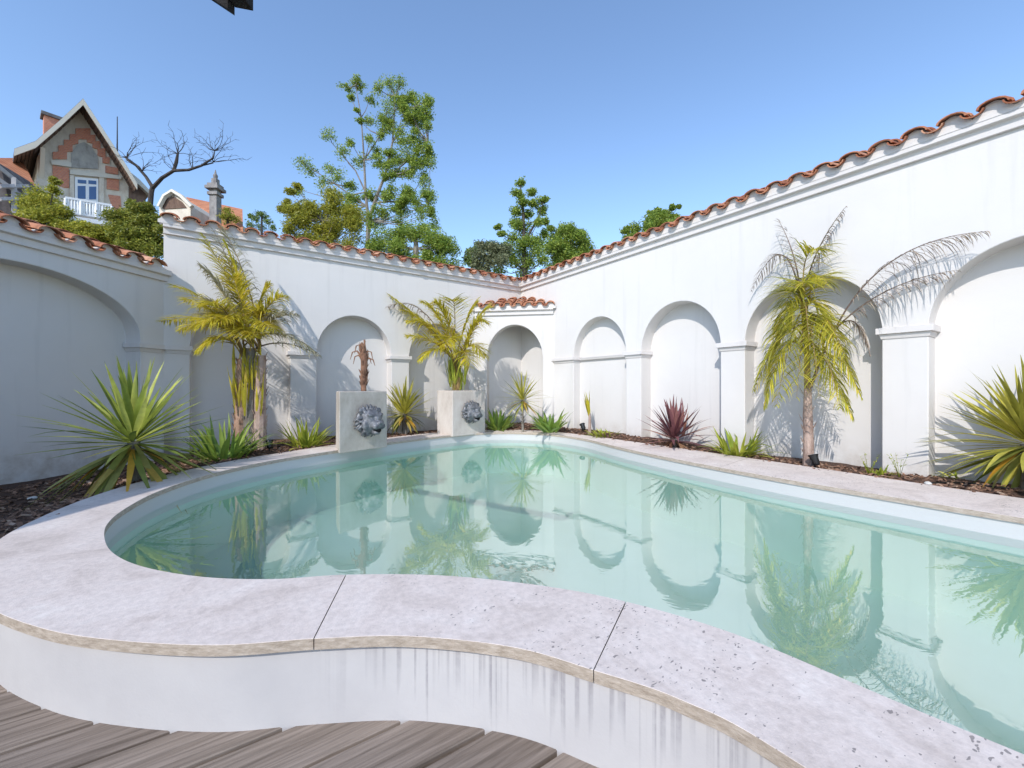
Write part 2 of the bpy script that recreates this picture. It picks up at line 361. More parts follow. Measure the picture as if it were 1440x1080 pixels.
def inside(p, poly):
    c = False; j = len(poly) - 1
    for i in range(len(poly)):
        a, b = poly[i], poly[j]
        if (a.y > p[1]) != (b.y > p[1]) and p[0] < (b.x - a.x) * (p[1] - a.y) / (b.y - a.y) + a.x: c = not c
        j = i
    return c
hole = [rim(NP * k / 140, 0, .14) for k in range(140)]

# ------------------------------------------------------------------ deck boards
deck = MB(); bw, gp = .215, .017
y = -6.0
while y < 3.2:
    x = -7.0; run = None; step = .06
    ends = sorted([-7.0 + rng.uniform(0, 3.4) + 3.6 * k for k in range(4)])
    segs = []; cur = None
    while x < 3.0:
        c = (x + step / 2, y + bw / 2); Yc = SN * c[0] + CS * c[1]
        ok = Yc < 2.25 and not inside(c, hole) and not any(abs(x - e) < step / 2 for e in ends[1:3] if abs(x) > 9)
        if ok and cur is None: cur = x
        if not ok and cur is not None: segs.append((cur, x)); cur = None
        x += step
    if cur is not None: segs.append((cur, x))
    for a, b in segs:
        dz = rng.uniform(-.0015, .0015)
        r_ = .004; z1 = dz
        prof = [(y, -.10), (y, z1 - r_), (y + r_, z1), (y + bw - gp - r_, z1), (y + bw - gp, z1 - r_), (y + bw - gp, -.10)]
        n = len(prof)
        deck.add([(a, p[0], p[1]) for p in prof] + [(b, p[0], p[1]) for p in prof], [(i, i + n, i + 1 + n, i + 1) for i in range(n - 1)] + [tuple(range(n)), tuple(range(2 * n - 1, n - 1, -1))])
    y += bw
tag(deck.build('wooden_deck', DECK), kind='structure')
under = MB(); 
sub = M('dark_subfloor', (.02, .017, .015), .9).m
for ix in range(-70, 24, 2):
    for iy in range(-60, 34, 2):
        c = (ix * .1 + .1, iy * .1 + .1)
        if SN * c[0] + CS * c[1] < 2.3 and not inside(c, hole):
            under.quad((c[0] - .1, c[1] - .1, -.12), (c[0] + .1, c[1] - .1, -.12), (c[0] + .1, c[1] + .1, -.12), (c[0] - .1, c[1] + .1, -.12))
tag(under.build('deck_base', sub, weld=.001), kind='structure')

# ------------------------------------------------------------------ planting beds
def left_dist(x, y):                         # distance in front of the left wall
    return ((x + .83) * KD - (y - YW) * KD)
def hsh(x, y): return (math.sin(x * 7.1 + y * 3.3) * .5 + math.sin(x * 17.3 - y * 13.1) * .3 + math.sin(x * 31 + y * 27) * .2)
oring = [rim(NP * k / 160, 0) for k in range(160)]
def soil_z(x, y):
    d = min((x - p.x) ** 2 + (y - p.y) ** 2 for p in oring) ** .5
    ld = left_dist(x, y); z = .31 + .012 * hsh(x, y)
    if x < .4: z -= .21 * max(0, min(1, (.2 - x) / 1.3)) * min(1, d / .9)
    if x > 5 and y > 3: z += .07 * min(1, (y - 3) / 2) * min(1, max(0, d - .05) / .2)
    if d < .1: z = min(z, .315)
    return z
soil = MB(); idx = {}; st = .07
hole2 = [rim(NP * k / 140, 0, .1) for k in range(140)]
cells = []
for ix in range(-50, 90):
    for iy in range(-40, 125):
        x, y = ix * st, iy * st
        if x > XW + .32 or y > YW + .35 or left_dist(x, y) < -.36: continue
        if SN * x + CS * y < 2.2 and x < 3: continue
        if inside((x + st / 2, y + st / 2), hole2): continue
        cells.append((ix, iy))
for ix, iy in cells:
    f = []
    for dx, dy in ((0, 0), (1, 0), (1, 1), (0, 1)):
        k = (ix + dx, iy + dy)
        if k not in idx: idx[k] = len(soil.v); soil.v.append((k[0] * st, k[1] * st, soil_z(k[0] * st, k[1] * st)))
        f.append(idx[k])
    soil.f.append(tuple(f))
tag(soil.build('soil', SOIL, smooth='all'), kind='structure')
chips = MB(); cset = [c for c in cells]
for _ in range(9000):
    ix, iy = rng.choice(cset); x, y = (ix + rng.random()) * st, (iy + rng.random()) * st
    if min((x - p.x) ** 2 + (y - p.y) ** 2 for p in oring[::2]) ** .5 < .05: continue
    if x > XW - .02 or y > YW - .02 or left_dist(x, y) < .02: continue
    z = soil_z(x, y); a = rng.uniform(0, 6.28); t = rng.gauss(0, .35); L_, W_ = rng.uniform(.015, .042), rng.uniform(.007, .016)
    ex = Vector((math.cos(a) * math.cos(t), math.sin(a) * math.cos(t), math.sin(t))); ey = Vector((-math.sin(a), math.cos(a), rng.gauss(0, .3))).normalized(); ez = ex.cross(ey)
    chips.box(Vector((x, y, z + .008)), ex, ey, ez, -L_, L_, -W_, W_, -.004, .004)
tag(chips.build('bark_mulch', CHIP), 'reddish brown bark chips covering the planting beds', 'mulch', kind='stuff')

# ================================================================== walls
def wall_frame(O, d, n):
    O, d, n = Vector((*O, 0)), Vector((*d, 0)), Vector((*n, 0))
    return lambda u, off, z: O + d * u + n * off + Vector((0, 0, z))
ZS, RISE = 1.90, .775
def arch_wall(name, P, u0, u1, z0, z1, niches, thick, parent, through=False, close=True):
    m = MB(); N = 28; front = 0.0
    cur = u0
    q = lambda a, b, c, d: m.quad(P(*a), P(*b), P(*c), P(*d))
    for (ua, ub, zs, rise, dep) in niches:
        q((cur, 0, z0), (ua, 0, z0), (ua, 0, zs), (cur, 0, zs)); q((cur, 0, zs), (ua, 0, zs), (ua, 0, z1), (cur, 0, z1))
        uc, hw = (ua + ub) / 2, (ub - ua) / 2
        arc = [(uc - hw * math.cos(math.pi * k / N), zs + rise * math.sin(math.pi * k / N)) for k in range(N + 1)]
        for (a, za), (b, zb) in zip(arc, arc[1:]):
            q((a, 0, za), (b, 0, zb), (b, 0, z1), (a, 0, z1)); q((a, 0, za), (a, -dep, za), (b, -dep, zb), (b, 0, zb))
            if through: q((a, -dep, za), (a, -dep, z1), (b, -dep, z1), (b, -dep, zb))
        for uu in (ua, ub): q((uu, 0, z0), (uu, 0, zs), (uu, -dep, zs), (uu, -dep, z0))
        if not through:
            pts = [P(a, -dep, z) for a, z in arc] + [P(ub, -dep, z0), P(ua, -dep, z0)]; m.add(pts, [tuple(range(len(pts)))])
        cur = ub
    zs = niches[-1][2] if niches else (z0 + z1) / 2
    q((cur, 0, z0), (u1, 0, z0), (u1, 0, zs), (cur, 0, zs)); q((cur, 0, zs), (u1, 0, zs), (u1, 0, z1), (cur, 0, z1))
    if through:
        ua, ub = niches[0][0], niches[0][1]
        for a, b in ((u0, ua), (ub, u1)): q((a, -thick, z0), (b, -thick, z0), (b, -thick, z1), (a, -thick, z1))
    elif close:
        q((u0, -thick, z0), (u0, -thick, z1), (u1, -thick, z1), (u1, -thick, z0))
    q((u0, 0, z1), (u1, 0, z1), (u1, -thick, z1), (u0, -thick, z1))
    for uu in (u0, u1): q((uu, 0, z0), (uu, 0, z1), (uu, -thick, z1), (uu, -thick, z0))
    return m.build(name, PLASTER, parent, weld=.0008, smooth=True, bevel=.009)
def sweep(name, P, prof, u0, u1, mat, parent, e0=0, e1=0, bevel=.005):
    m = MB(); n = len(prof)     # e0/e1: mitre, shift of the end with off
    a = [P(u0 + e0 * o, o, z) for o, z in prof]; b = [P(u1 + e1 * o, o, z) for o, z in prof]
    m.add(a + b, [(i, (i + 1) % n, (i + 1) % n + n, i + n) for i in range(n)] + [tuple(range(n - 1, -1, -1)), tuple(range(n, 2 * n))])
    return m.build(name, mat, parent, smooth=True, bevel=bevel)
def cornice_prof(z): return [(-.05, z), (.04, z), (.045, z + .085), (.095, z + .095), (.095, z + .175), (-.05, z + .175)]
def tile_rows(P, u0, u1, zedge, over, courses, parent, slope=.30, trim=0.0, pitch=.27, seed=1):
    r = random.Random(seed); m = MB(); n = int((u1 - u0) / pitch); pitch = (u1 - u0) / n; NA = 8; th = .016
    for j in range(courses):
        s0, s1 = j * .30, j * .30 + .40
        for k in range(n):
            for kind in (0, 1):
                uc = u0 + pitch * (k + (.5 if kind == 0 else 1.0)); 
                if uc - u0 < trim * j + .02 or u1 - uc < trim * j + .02:
                    if trim: continue
                if kind == 1 and k == n - 1: continue
                js, jz, jr = r.uniform(-.012, .012), r.uniform(-.004, .004), r.uniform(-.02, .02)
                w0, w1, h = (pitch * .40, pitch * .33, pitch * .25) if kind == 0 else (pitch * .30, pitch * .34, -pitch * .22)
                vs_ = []
                for (s, ww, hh) in ((s0 + js, w0, h), (s1 + js, w1, h * .85)):
                    zz = zedge + slope * s + jz + j * .016 - (0 if j == 0 else .0) + (s - s0) * (-.03)
                    for t_ in (0, th):
                        for a in range(NA + 1):
                            ang = math.pi * a / NA
                            rr = 1 - t_ / (pitch * .36)
                            sk = jr * math.cos(ang) * .3
                            base = .035 if kind == 0 else .052
                            vs_.append(P(uc - ww * rr * math.cos(ang), over - s, zz + base + sk + (abs(h) and hh * rr * math.sin(ang))))
                q = NA + 1; fs = []
                for a in range(NA):
                    fs += [(a, a + 1, 2 * q + a + 1, 2 * q + a), (q + a, 3 * q + a, 3 * q + a + 1, q + a + 1),
                           (a, q + a, q + a + 1, a + 1), (2 * q + a, 2 * q + a + 1, 3 * q + a + 1, 3 * q + a)]
                fs += [(0, 2 * q, 3 * q, q), (NA, q + NA, 3 * q + NA, 2 * q + NA)]
                m.add(vs_, fs)
    t = m.build('roof_tiles', TILE, parent, smooth=True)
    # pale mortar that fills the hollows under the tiles
    mm = MB(); per = 14; xs = []
    for i in range(n * per + 1):
        u = u0 + pitch * i / per; ph = (i % per) / per
        c = math.sin(math.pi * min(1, max(0, (ph - .12) / .76)))
        z = zedge + .028 + (.27 * pitch * c if .12 < ph < .88 else -.10 * pitch * math.cos(math.pi * ((ph if ph < .5 else ph - 1) / .24)))
        xs.append((u, z))
    for (a, za), (b, zb) in zip(xs, xs[1:]):
        zb0 = zedge - .05
        mm.quad(P(a, over - .07, zb0), P(b, over - .07, zb0), P(b, over - .07, zb), P(a, over - .07, za))
        mm.quad(P(a, over - .07, za), P(b, over - .07, zb), P(b, over - .35, zb), P(a, over - .35, za))
    mm.build('tile_mortar', CORN, t, smooth=True, weld=.0005)
    return t
def impost(P, ua, ub, dep, parent, z=1.80):
    m = MB(); e = Vector
    def slab(pu, po, z0, z1, pu0=None, po0=None):
        pu0 = pu if pu0 is None else pu0; po0 = po if po0 is None else po0
        m.box8([P(ua - pu0, -dep + .004, z0), P(ub + pu0, -dep + .004, z0), P(ub + pu0, po0, z0), P(ua - pu0, po0, z0),
                P(ua - pu, -dep + .004, z1), P(ub + pu, -dep + .004, z1), P(ub + pu, po, z1), P(ua - pu, po, z1)])
    slab(.022, .026, z, z + .055, .008, .01); slab(.045, .05, z + .0552, z + .125)
    return m.build('impost', CORN, parent, smooth=True, bevel=.004)
ZLO, DEP = -.1, .28
# back wall: u runs along +x from the left corner
PB = wall_frame((-.83, YW), (1, 0), (0, -1))
bw_t = thing('back_wall', 'tall white back wall with three arched niches, behind the lion fountains', 'wall', group=None)
nb = [(.325, 1.77, ZS, RISE, DEP), (2.205, 3.625, ZS, RISE, DEP), (4.005, 5.45, ZS, RISE, DEP)]
arch_wall('wall', PB, 0, 6.93, ZLO, 3.87, nb, .55, bw_t)
sweep('cornice', PB, cornice_prof(3.68), 0, 6.93, CORN, bw_t, 0, -1)
tile_rows(PB, -.06, 6.86, 3.872, .17, 2, bw_t, seed=3)
for a, b in ((.05, .325), (1.77, 2.205), (3.625, 4.005)): impost(PB, a, b, DEP, bw_t)
# right wall: u runs from the corner towards the viewer
PR = wall_frame((XW, YW), (0, -1), (-1, 0))
rw_t = thing('right_wall', 'long tall white wall with a row of arched niches on the right of the pool', 'wall')
nr = [(YW - 6.57, YW - 5.15, ZS, RISE, .20), (YW - 4.81, YW - 3.36, ZS, RISE, DEP), (YW - 3.005, YW - 1.50, ZS, RISE, DEP), (YW - 1.12, YW + .36, ZS, RISE, DEP), (YW + .72, YW + 2.2, ZS, RISE, DEP)]
arch_wall('wall', PR, 0, 11.6, ZLO, 3.874, nr, .55, rw_t)
sweep('cornice', PR, cornice_prof(3.683), 0, 11.6, CORN, rw_t, 1, 0)
tile_rows(PR, .06, 11.5, 3.875, .17, 2, rw_t, seed=5)
for a, b in ((YW - 7.33, YW - 6.57), (YW - 5.15, YW - 4.81), (YW - 3.36, YW - 3.005), (YW - 1.50, YW - 1.12), (YW + .36, YW + .72)):
    impost(PR, a, b, .2 if a < 3 else DEP, rw_t)
m = MB(); m.box8([PR(YW - 6.56, -.198, 1.85), PR(YW - 5.19, -.198, 1.85), PR(YW - 5.19, -.15, 1.85), PR(YW - 6.56, -.15, 1.85), PR(YW - 6.56, -.198, 1.90), PR(YW - 5.19, -.198, 1.90), PR(YW - 5.19, -.13, 1.90), PR(YW - 6.56, -.13, 1.90)])
m.build('moulding', CORN, rw_t)
# left wall: 45 degrees, u runs from the corner towards the viewer
PL = wall_frame((-.83, YW), (-KD, -KD), (KD, -KD))
lw_t = thing('left_wall', 'lower white wall with one wide blind arch beside the spiky yucca on the left', 'wall')
arch_wall('wall', PL, -.30, 4.2, ZLO, 3.12, [(.347, 2.93, 2.02, .715, .27)], .45, lw_t)
sweep('cornice', PL, cornice_prof(2.93), -.05, 4.2, CORN, lw_t, 0, 0)
tile_rows(PL, .04, 4.2, 3.10, .16, 2, lw_t, seed=8, pitch=.30)
m = MB(); m.box8([PL(.05, .001, 1.80), PL(.347, .001, 1.80), PL(.347, .012, 1.80), PL(.05, .012, 1.80), PL(.05, .001, 1.855), PL(.347, .001, 1.855), PL(.347, .026, 1.855), PL(.05, .026, 1.855)]); 
impost(PL, .06, .347, .27, lw_t)
# corner bay
A_, B_ = Vector((4.75, YW)), Vector((XW, 7.2)); dd = (B_ - A_); LEN = dd.length; dd.normalize()
PC = wall_frame(A_, dd, (-dd.y * -1, dd.x * -1) if False else (dd.y, -dd.x))
bay = thing('corner_bay', 'small tiled corner bay with an open arch where the back and right walls meet', 'alcove')
arch_wall('wall', PC, .0, LEN, ZLO, 3.12, [(.30, 1.60, 1.92, .79, .24)], .24, bay, through=True)
sweep('cornice', PC, cornice_prof(2.93), .03, LEN - .02, CORN, bay, 0, 0)
tile_rows(PC, -.04, LEN + .04, 3.10, .16, 3, bay, slope=.34, trim=.26, seed=9, pitch=.235)
m = MB(); m.add([PC(.0, -.05, 3.125), PC(LEN, -.05, 3.125), Vector((XW - .01, YW - .01, 3.42))], [(0, 1, 2)]); m.add([PC(.0, -.04, 3.10), PC(LEN, -.04, 3.10), Vector((XW - .01, YW - .01, 3.10))], [(0, 2, 1)])
m.build('ceiling', PLASTER, bay)

# ================================================================== plants
ORG = [Vector((0, 0, 0))]
def keep_off(p, d=None, gap=.02):
    q = ORG[0] + p
    for ax, lim in ((0, XW), (1, YW)):
        if q[ax] > lim - gap:
            p[ax] -= q[ax] - lim + gap
            if d is not None and d[ax] > 0: d[ax] *= .2
    return p
def blade(mb, base, d, length, width, droop, seg=6, fold=.25, roll=0.0, tipw=.04, basew=.45):
    p = Vector(base); d = Vector(d).normalized(); side = d.cross(UP)
    side = side.normalized() if side.length > 1e-3 else Vector((1, 0, 0))
    if roll: side = (Matrix.Rotation(roll, 3, d) @ side)
    rows = []; bend = rng.gauss(0, .045)
    if rng.random() < .08: droop = droop * 1.8 + .3
    for i in range(seg + 1):
        t = i / seg; ww = width * (basew + (1 - basew) * min(1, t / .3)) * (1 if t < .4 else max(tipw, 1 - ((t - .4) / .6) ** 1.6)) * .5
        up = side.cross(d).normalized()
        rows.append((p - side * ww, p - up * ww * fold, p + side * ww))
        d = (d - UP * droop / seg * (0.4 + 1.2 * t) + side * bend * t).normalized(); p = keep_off(p + d * (length / seg), d)
        side = (side - d * side.dot(d)).normalized()
    vs_ = [v for r_ in rows for v in r_]; fs = []
    for i in range(seg):
        fs += [(3 * i, 3 * i + 1, 3 * i + 4, 3 * i + 3), (3 * i + 1, 3 * i + 2, 3 * i + 5, 3 * i + 4)]
    mb.add(vs_, fs)
def dirv(az, el): return Vector((math.cos(az) * math.cos(el), math.sin(az) * math.cos(el), math.sin(el)))
def rosette(mb, c, n, L, W, el0, el1, droop=.35, r=None, core=.03, var=.2, seg=6):
    r = r or rng
    for k in range(n):
        t = (k + .5) / n; az = k * 2.39996 + r.uniform(-.25, .25); el = el0 + (el1 - el0) * t + r.uniform(-.1, .1)
        l = L * r.uniform(1 - var, 1 + var * .5); dv = dirv(az, el)
        blade(mb, Vector(c) + dv * core + UP * (.06 * (t - .5)), dv, l, W * r.uniform(.85, 1.15), droop * r.uniform(.5, 1.3), seg)
def yucca(name, label, base, trunk_h, lean, n, L, W, mat, nold=0, oldL=None, trunk_r=.045, el=(-.2, 1.45), droop=.35, cat='yucca', group=None, mat_old=OLDLEAF):
    b = Vector(base); ORG[0] = b; t = thing(name, label, cat, b, group); top = Vector((lean[0], lean[1], trunk_h))
    m = MB(); pts = [Vector((0, 0, -.06)), top * .35 + Vector((lean[0] * -.1, 0, 0)), top * .7, top]; m.tube(pts, [trunk_r * 1.3, trunk_r, trunk_r * .95, trunk_r * 1.1], 9)
    for _ in range(26):
        a = rng.uniform(0, 6.28); q = top * rng.uniform(.2, .95); dv = dirv(a, -.5); blade(m, q + dv * trunk_r * .9, dirv(a, .9), .05, .04, 0, 2)
    m.build('trunk', BARK, t, smooth=True)
    m = MB(); rosette(m, top, n, L, W, el[0], el[1], droop, core=trunk_r); m.build('leaves', mat, t, smooth='all')
    if nold:
        m = MB()
        for k in range(nold):
            az = k * 2.39996 + rng.uniform(-.3, .3); e = rng.uniform(-.75, -.15)
            blade(m, top - UP * rng.uniform(.02, .12) + dirv(az, 0) * trunk_r, dirv(az, e), (oldL or L) * rng.uniform(.75, 1.05), W * rng.uniform(.9, 1.2), rng.uniform(.3, .8), 7)
        m.build('old_leaves', mat_old, t, smooth='all')
    return t
def clump(name, label, base, n, L, W, mat, el=(.35, 1.4), droop=.7, spread=.08, cat='plant', group=None):
    b = Vector(base); ORG[0] = b; t = MB()
    for k in range(n):
        az = rng.uniform(0, 6.28); e = rng.uniform(*el); rr = spread * math.sqrt(rng.random())
        blade(t, Vector((math.cos(az) * rr, math.sin(az) * rr, -.02)), dirv(az + rng.uniform(-.6, .6), e), L * rng.uniform(.55, 1.1), W * rng.uniform(.8, 1.2), droop * rng.uniform(.5, 1.4), 6)
    o = t.build(name, mat, smooth='all'); o.location = b; return tag(o, label, cat, group)
def bez(a, b, c, t): return a * (1 - t) ** 2 + b * 2 * t * (1 - t) + c * t * t
def frond(parent, a, b, c, n, LL, W, mat, stalk, hang=.8, r0=.014, bare=.22, lname='leaflets', dens=1.0, vee=.5):
    """one feather frond: a curved midrib from a over b to c with paired hanging leaflets"""
    a, b, c = Vector(a), Vector(b), Vector(c); m = MB(); K = 14
    m.tube([bez(a, b, c, k / K) for k in range(K + 1)], [r0 * (1 - .85 * k / K) for k in range(K + 1)], 5)
    st_ = m.build('frond', stalk, parent, smooth=True)
    lm = MB()
    for k in range(n):
        t = bare + (1 - bare) * (k + rng.uniform(0, .8)) / n; p = bez(a, b, c, t); tg = (bez(a, b, c, min(1, t + .02)) - bez(a, b, c, t - .02)).normalized()
        sd = tg.cross(UP); sd = sd.normalized() if sd.length > .05 else RIGHT.copy()
        l0 = LL * (math.sin(math.pi * min(1, .18 + .80 * ((t - bare) / (1 - bare)))) ** .7)
        for s in (-1, 1):
            if rng.random() > dens: continue
            dv = (sd * s + tg * rng.uniform(.45, 1.0) + UP * rng.uniform(-.1, vee)).normalized()
            blade(lm, p, dv, max(.05, l0 * rng.uniform(.7, 1.1)), W * rng.uniform(.8, 1.2), hang * rng.uniform(.6, 1.5), 4, .15, rng.uniform(-.5, .5), basew=.6)
    lm.build(lname, mat, st_, smooth='all')
    return st_
def cf(r, u, f=0.0): return RIGHT * r + UP * u + FWD * f      # offset right / up / away, in metres

def ground_at(px, py, dz=0.0):
    z = .31
    for _ in range(4):
        p = onz(px, py, z); z = soil_z(p.x, p.y)
    p.z = z + dz; return p
def bed_x(px, xw):                            # a spot in the right-hand bed, xw = world x
    r_ = cw((px - CX) / F, 1); p = r_ * (xw / r_.x); p.z = soil_z(p.x, p.y); return p
# large yucca, left foreground
yucca('spiky_yucca', 'large spiky yucca with drooping yellowed lower leaves in front of the left wall', ground_at(192, 678), .43, (-.03, .02), 84, .80, .056, YUCCA, 50, .92, .045, (-.12, 1.5), .25)
# clumps along the left bed
clump('leafy_clump', 'dark green strappy clump between the big yucca and the tall yellow palm', ground_at(316, 646), 90, .62, .05, GREEN, (.5, 1.45), .8, .24, 'plant')
clump('leafy_clump', 'low lime-yellow clump just left of the grey lion fountain', ground_at(430, 628), 70, .52, .04, LIME, (.4, 1.4), .7, .16, 'plant')
yucca('cordyline', 'yellow-green cordyline growing between the two lion fountains', ground_at(569, 611), .42, (0, 0), 60, .66, .055, YUCCA_Y, 26, .5, .05, (-.1, 1.5), .35, 'cordyline')
# clumps in front of the bay
clump('leafy_clump', 'bright green strappy clump right beside the right-hand lion fountain', ground_at(700, 606), 50, .58, .07, GREEN, (.5, 1.45), .6, .14, 'plant')
yucca('slender_yucca', 'thin-stemmed small yucca standing in front of the open bay arch', ground_at(735, 604), .62, (0, 0), 56, .62, .036, YUCCA_Y, 10, .5, .022, (-.5, 1.5), .3)
clump('leafy_clump', 'bright green strappy clump in front of the bay, right of the thin yucca', ground_at(774, 606), 50, .58, .075, GREEN, (.45, 1.4), .6, .16, 'plant')
# young stalk against the right wall
b = bed_x(829, 5.93); ORG[0] = b; t = thing('young_cordyline', 'single upright young cordyline with folded yellow leaves against the right wall', 'plant', b)
m = MB(); m.tube([(0, 0, -.05), (.005, 0, .25), (0, 0, .42)], [.035, .026, .018], 8); m.build('stem', FIBRE_P, t, smooth=True)
m = MB()
for k in range(11):
    a = rng.uniform(0, 6.28); blade(m, (0, 0, .30 + .012 * k), (cf(-.14, 1) + dirv(a, 0) * .13), rng.uniform(.32, .5), .05, .05, 5, .5)
m.build('leaves', PALM_Y, t, smooth='all')
clump('low_groundcover', 'very low yellow-green tuft beside the young upright cordyline', bed_x(851, 5.93), 60, .26, .03, LIME, (.15, .9), .5, .22, 'plant')
# burgundy phormium
yucca('red_cordyline', 'burgundy spiky cordyline against the right wall', bed_x(948, 5.86), .12, (0, 0), 60, .62, .055, REDLEAF, 22, .5, .05, (.0, 1.5), .4, 'cordyline', mat_old=m_leaf('tan_leaf', [(0, (.20, .09, .06)), (.5, (.36, .18, .10)), (1, (.50, .30, .18))]))
clump('leafy_clump', 'lime-green strappy clump between the burgundy cordyline and the right palm', ground_at(1035, 640), 64, .46, .05, LIME, (.35, 1.4), .8, .17, 'plant')
clump('low_groundcover', 'small yellow-green tuft under the pier right of the palm', ground_at(1236, 668), 44, .15, .022, LIME, (.3, 1.3), .5, .08, 'plant')
for px, py, lb in ((1222, 668, 'tiny sprig left of the tuft under the right pier'), (1265, 671, 'thin twiggy sprig at the foot of the right pier')):
    m = MB(); b = ground_at(px, py)
    for k in range(6):
        a = rng.uniform(0, 6.28); q = dirv(a, 1.2) * rng.uniform(.12, .3); m.tube([(0, 0, -.02), q * .5 + UP * .02, q], [.003, .002, .001], 4)
        for j in range(5): blade(m, q * rng.uniform(.4, 1), dirv(rng.uniform(0, 6.28), .6), .035, .012, .3, 2)
    o = m.build('sprig', LIME, smooth='all'); o.location = b; tag(o, lb, 'plant')
# yellow yucca at the right edge
yb = ground_at(1428, 689); yb = yb + RIGHT * .12 - FWD * .02
yucca('yellow_yucca', 'big yellow-green yucca cut off by the right edge', yb, .42, (.0, 0), 110, .70, .048, YUCCA_Y, 30, .55, .06, (-.35, 1.5), .3)
m = MB()
for _ in range(10):
    q = Vector((rng.gauss(0, .05), rng.gauss(0, .06), 0)); blade(m, q, dirv(rng.uniform(0, 6.28), .5), .13, .02, .8, 4)
o = m.build('low_groundcover', LIME, smooth='all'); o.location = ground_at(1340, 672); tag(o, 'sparse low tuft left of the big yellow yucca', 'plant')
# dark hose lying in the bed
hp = [ground_at(px, py, .02) for px, py in ((1310, 682), (1335, 681), (1360, 682), (1385, 686), (1420, 690))]
m = MB(); m.tube(hp, .008, 6); tag(m.build('hose', BLACK, smooth=True), 'thin black irrigation hose lying on the mulch by the yellow yucca', 'hose')
for px, py, s, lb in ((1305, 682, .03, 'small white stone on the mulch near the hose'), (45, 703, .03, 'small white stone on the mulch left of the big yucca')):
    bm = bmesh.new(); bmesh.ops.create_icosphere(bm, subdivisions=2, radius=s)
    for v in bm.verts: v.co = Vector((v.co.x * 1.3, v.co.y, v.co.z * .6)) * (1 + .15 * math.sin(v.co.x * 90) * math.sin(v.co.y * 70 + 1))
    me = bpy.data.meshes.new('stone'); bm.to_mesh(me); bm.free(); me.materials.append(PEBBLE); o = bpy.data.objects.new('stone', me); COL.objects.link(o); o.location = ground_at(px, py, .015); tag(o, lb, 'stone')

# ------------------------------------------------------------------ palms
def trunk_mesh(parent, pts, rads, mat, boots=40):
    m = MB(); m.tube(pts, rads, 10)
    for _ in range(boots):
        t = rng.random(); k = min(int(t * (len(pts) - 1)), len(pts) - 2); f = t * (len(pts) - 1) - k
        p = Vector(pts[k]).lerp(Vector(pts[k + 1]), f); r = rads[k] + (rads[k + 1] - rads[k]) * f; a = rng.uniform(0, 6.28)
        blade(m, p + dirv(a, 0) * r * .9, dirv(a, 1.15), rng.uniform(.06, .14), .035, .1, 3, .4)
    return m.build('trunk', mat, parent, smooth=True)
# right palm in front of the third niche
pb = bed_x(1137, 5.84); rp = thing('feather_palm', 'slim feather palm with drooping fronds and dry bare fronds at the right wall', 'palm', pb); ORG[0] = Vector((-1, 0, 0)) + pb
def pxo(px, py, gap=.3):                          # seen at (px, py), gap metres in front of the wall face
    r_ = at(px, py, 1) - Vector((0, 0, CZ)); return r_ * ((XW - gap) / r_.x) + Vector((0, 0, CZ)) - pb
g0 = XW - pb.x
trunk_mesh(rp, [cf(0, -.05), cf(.0, .30), cf(-.01, .62), cf(-.01, .95)], [.062, .055, .05, .038], FIBRE_P, 14)
trunk_mesh(rp, [cf(-.01, .93), pxo(1134, 470, g0), pxo(1128, 430, g0), pxo(1119, 400, g0)], [.036, .026, .018, .01], STALK, 0)
FR = [((1110, 420), (1060, 550), .35, .40), ((1100, 440), (1075, 575), .5, .6), ((1150, 420), (1212, 560), .4, .35), ((1120, 395), (1078, 500), .3, .25), ((1146, 390), (1188, 500), .45, .55),
 ((1128, 370), (1104, 430), .4, .6), ((1118, 430), (1092, 570), .55, .75), ((1150, 440), (1182, 575), .55, .7), ((1138, 410), (1152, 560), .6, .85), ((1122, 345), (1152, 350), .3, .4),
 ((1132, 430), (1120, 560), .6, .8), ((1142, 400), (1172, 470), .3, .2), ((1112, 400), (1096, 470), .4, .5), ((1130, 400), (1138, 480), .6, .9), ((1150, 470), (1200, 590), .35, .3), ((1124, 380), (1130, 400), .6, .8), ((1140, 360), (1165, 400), .35, .45)]
for (v, tp, fv, ft) in FR:
    frond(rp, pxo(1133 + rng.uniform(-4, 4), 500 - rng.uniform(0, 70), g0), pxo(v[0], v[1], fv), pxo(tp[0], tp[1], ft), 48, .46, .0125, PALM_G, STALK, 1.25, .011)
for (s_, v, tp, gs, fv, ft, n, L_, hg) in (((1126, 420), (1105, 300), (1056, 410), g0, .2, .15, 44, .26, 1.3), ((1124, 400), (1118, 350), (1094, 308), g0, .2, .15, 26, .24, 1.0),
    ((1130, 420), (1140, 350), (1190, 290), g0, .2, .1, 44, .30, 1.8), ((1172, 468), (1235, 335), (1390, 325), g0, .25, .2, 70, .40, 1.8), ((1168, 470), (1235, 395), (1345, 380), g0, .12, .1, 60, .36, 1.8), ((1170, 470), (1205, 420), (1224, 500), g0, .1, .06, 30, .22, 1.2)):
    frond(rp, pxo(*s_, gs), pxo(v[0], v[1], fv), pxo(tp[0], tp[1], ft), n, L_, .0075, PALM_D, DRYSTALK, hg, .011, .2, 'dry_leaflets', .9, .1)
m = MB(); m.tube([pxo(1140, 545, g0), pxo(1155, 502, g0), pxo(1172, 468, g0)], [.018, .015, .011], 6); m.build('stalk', DRYSTALK, rp, smooth=True)
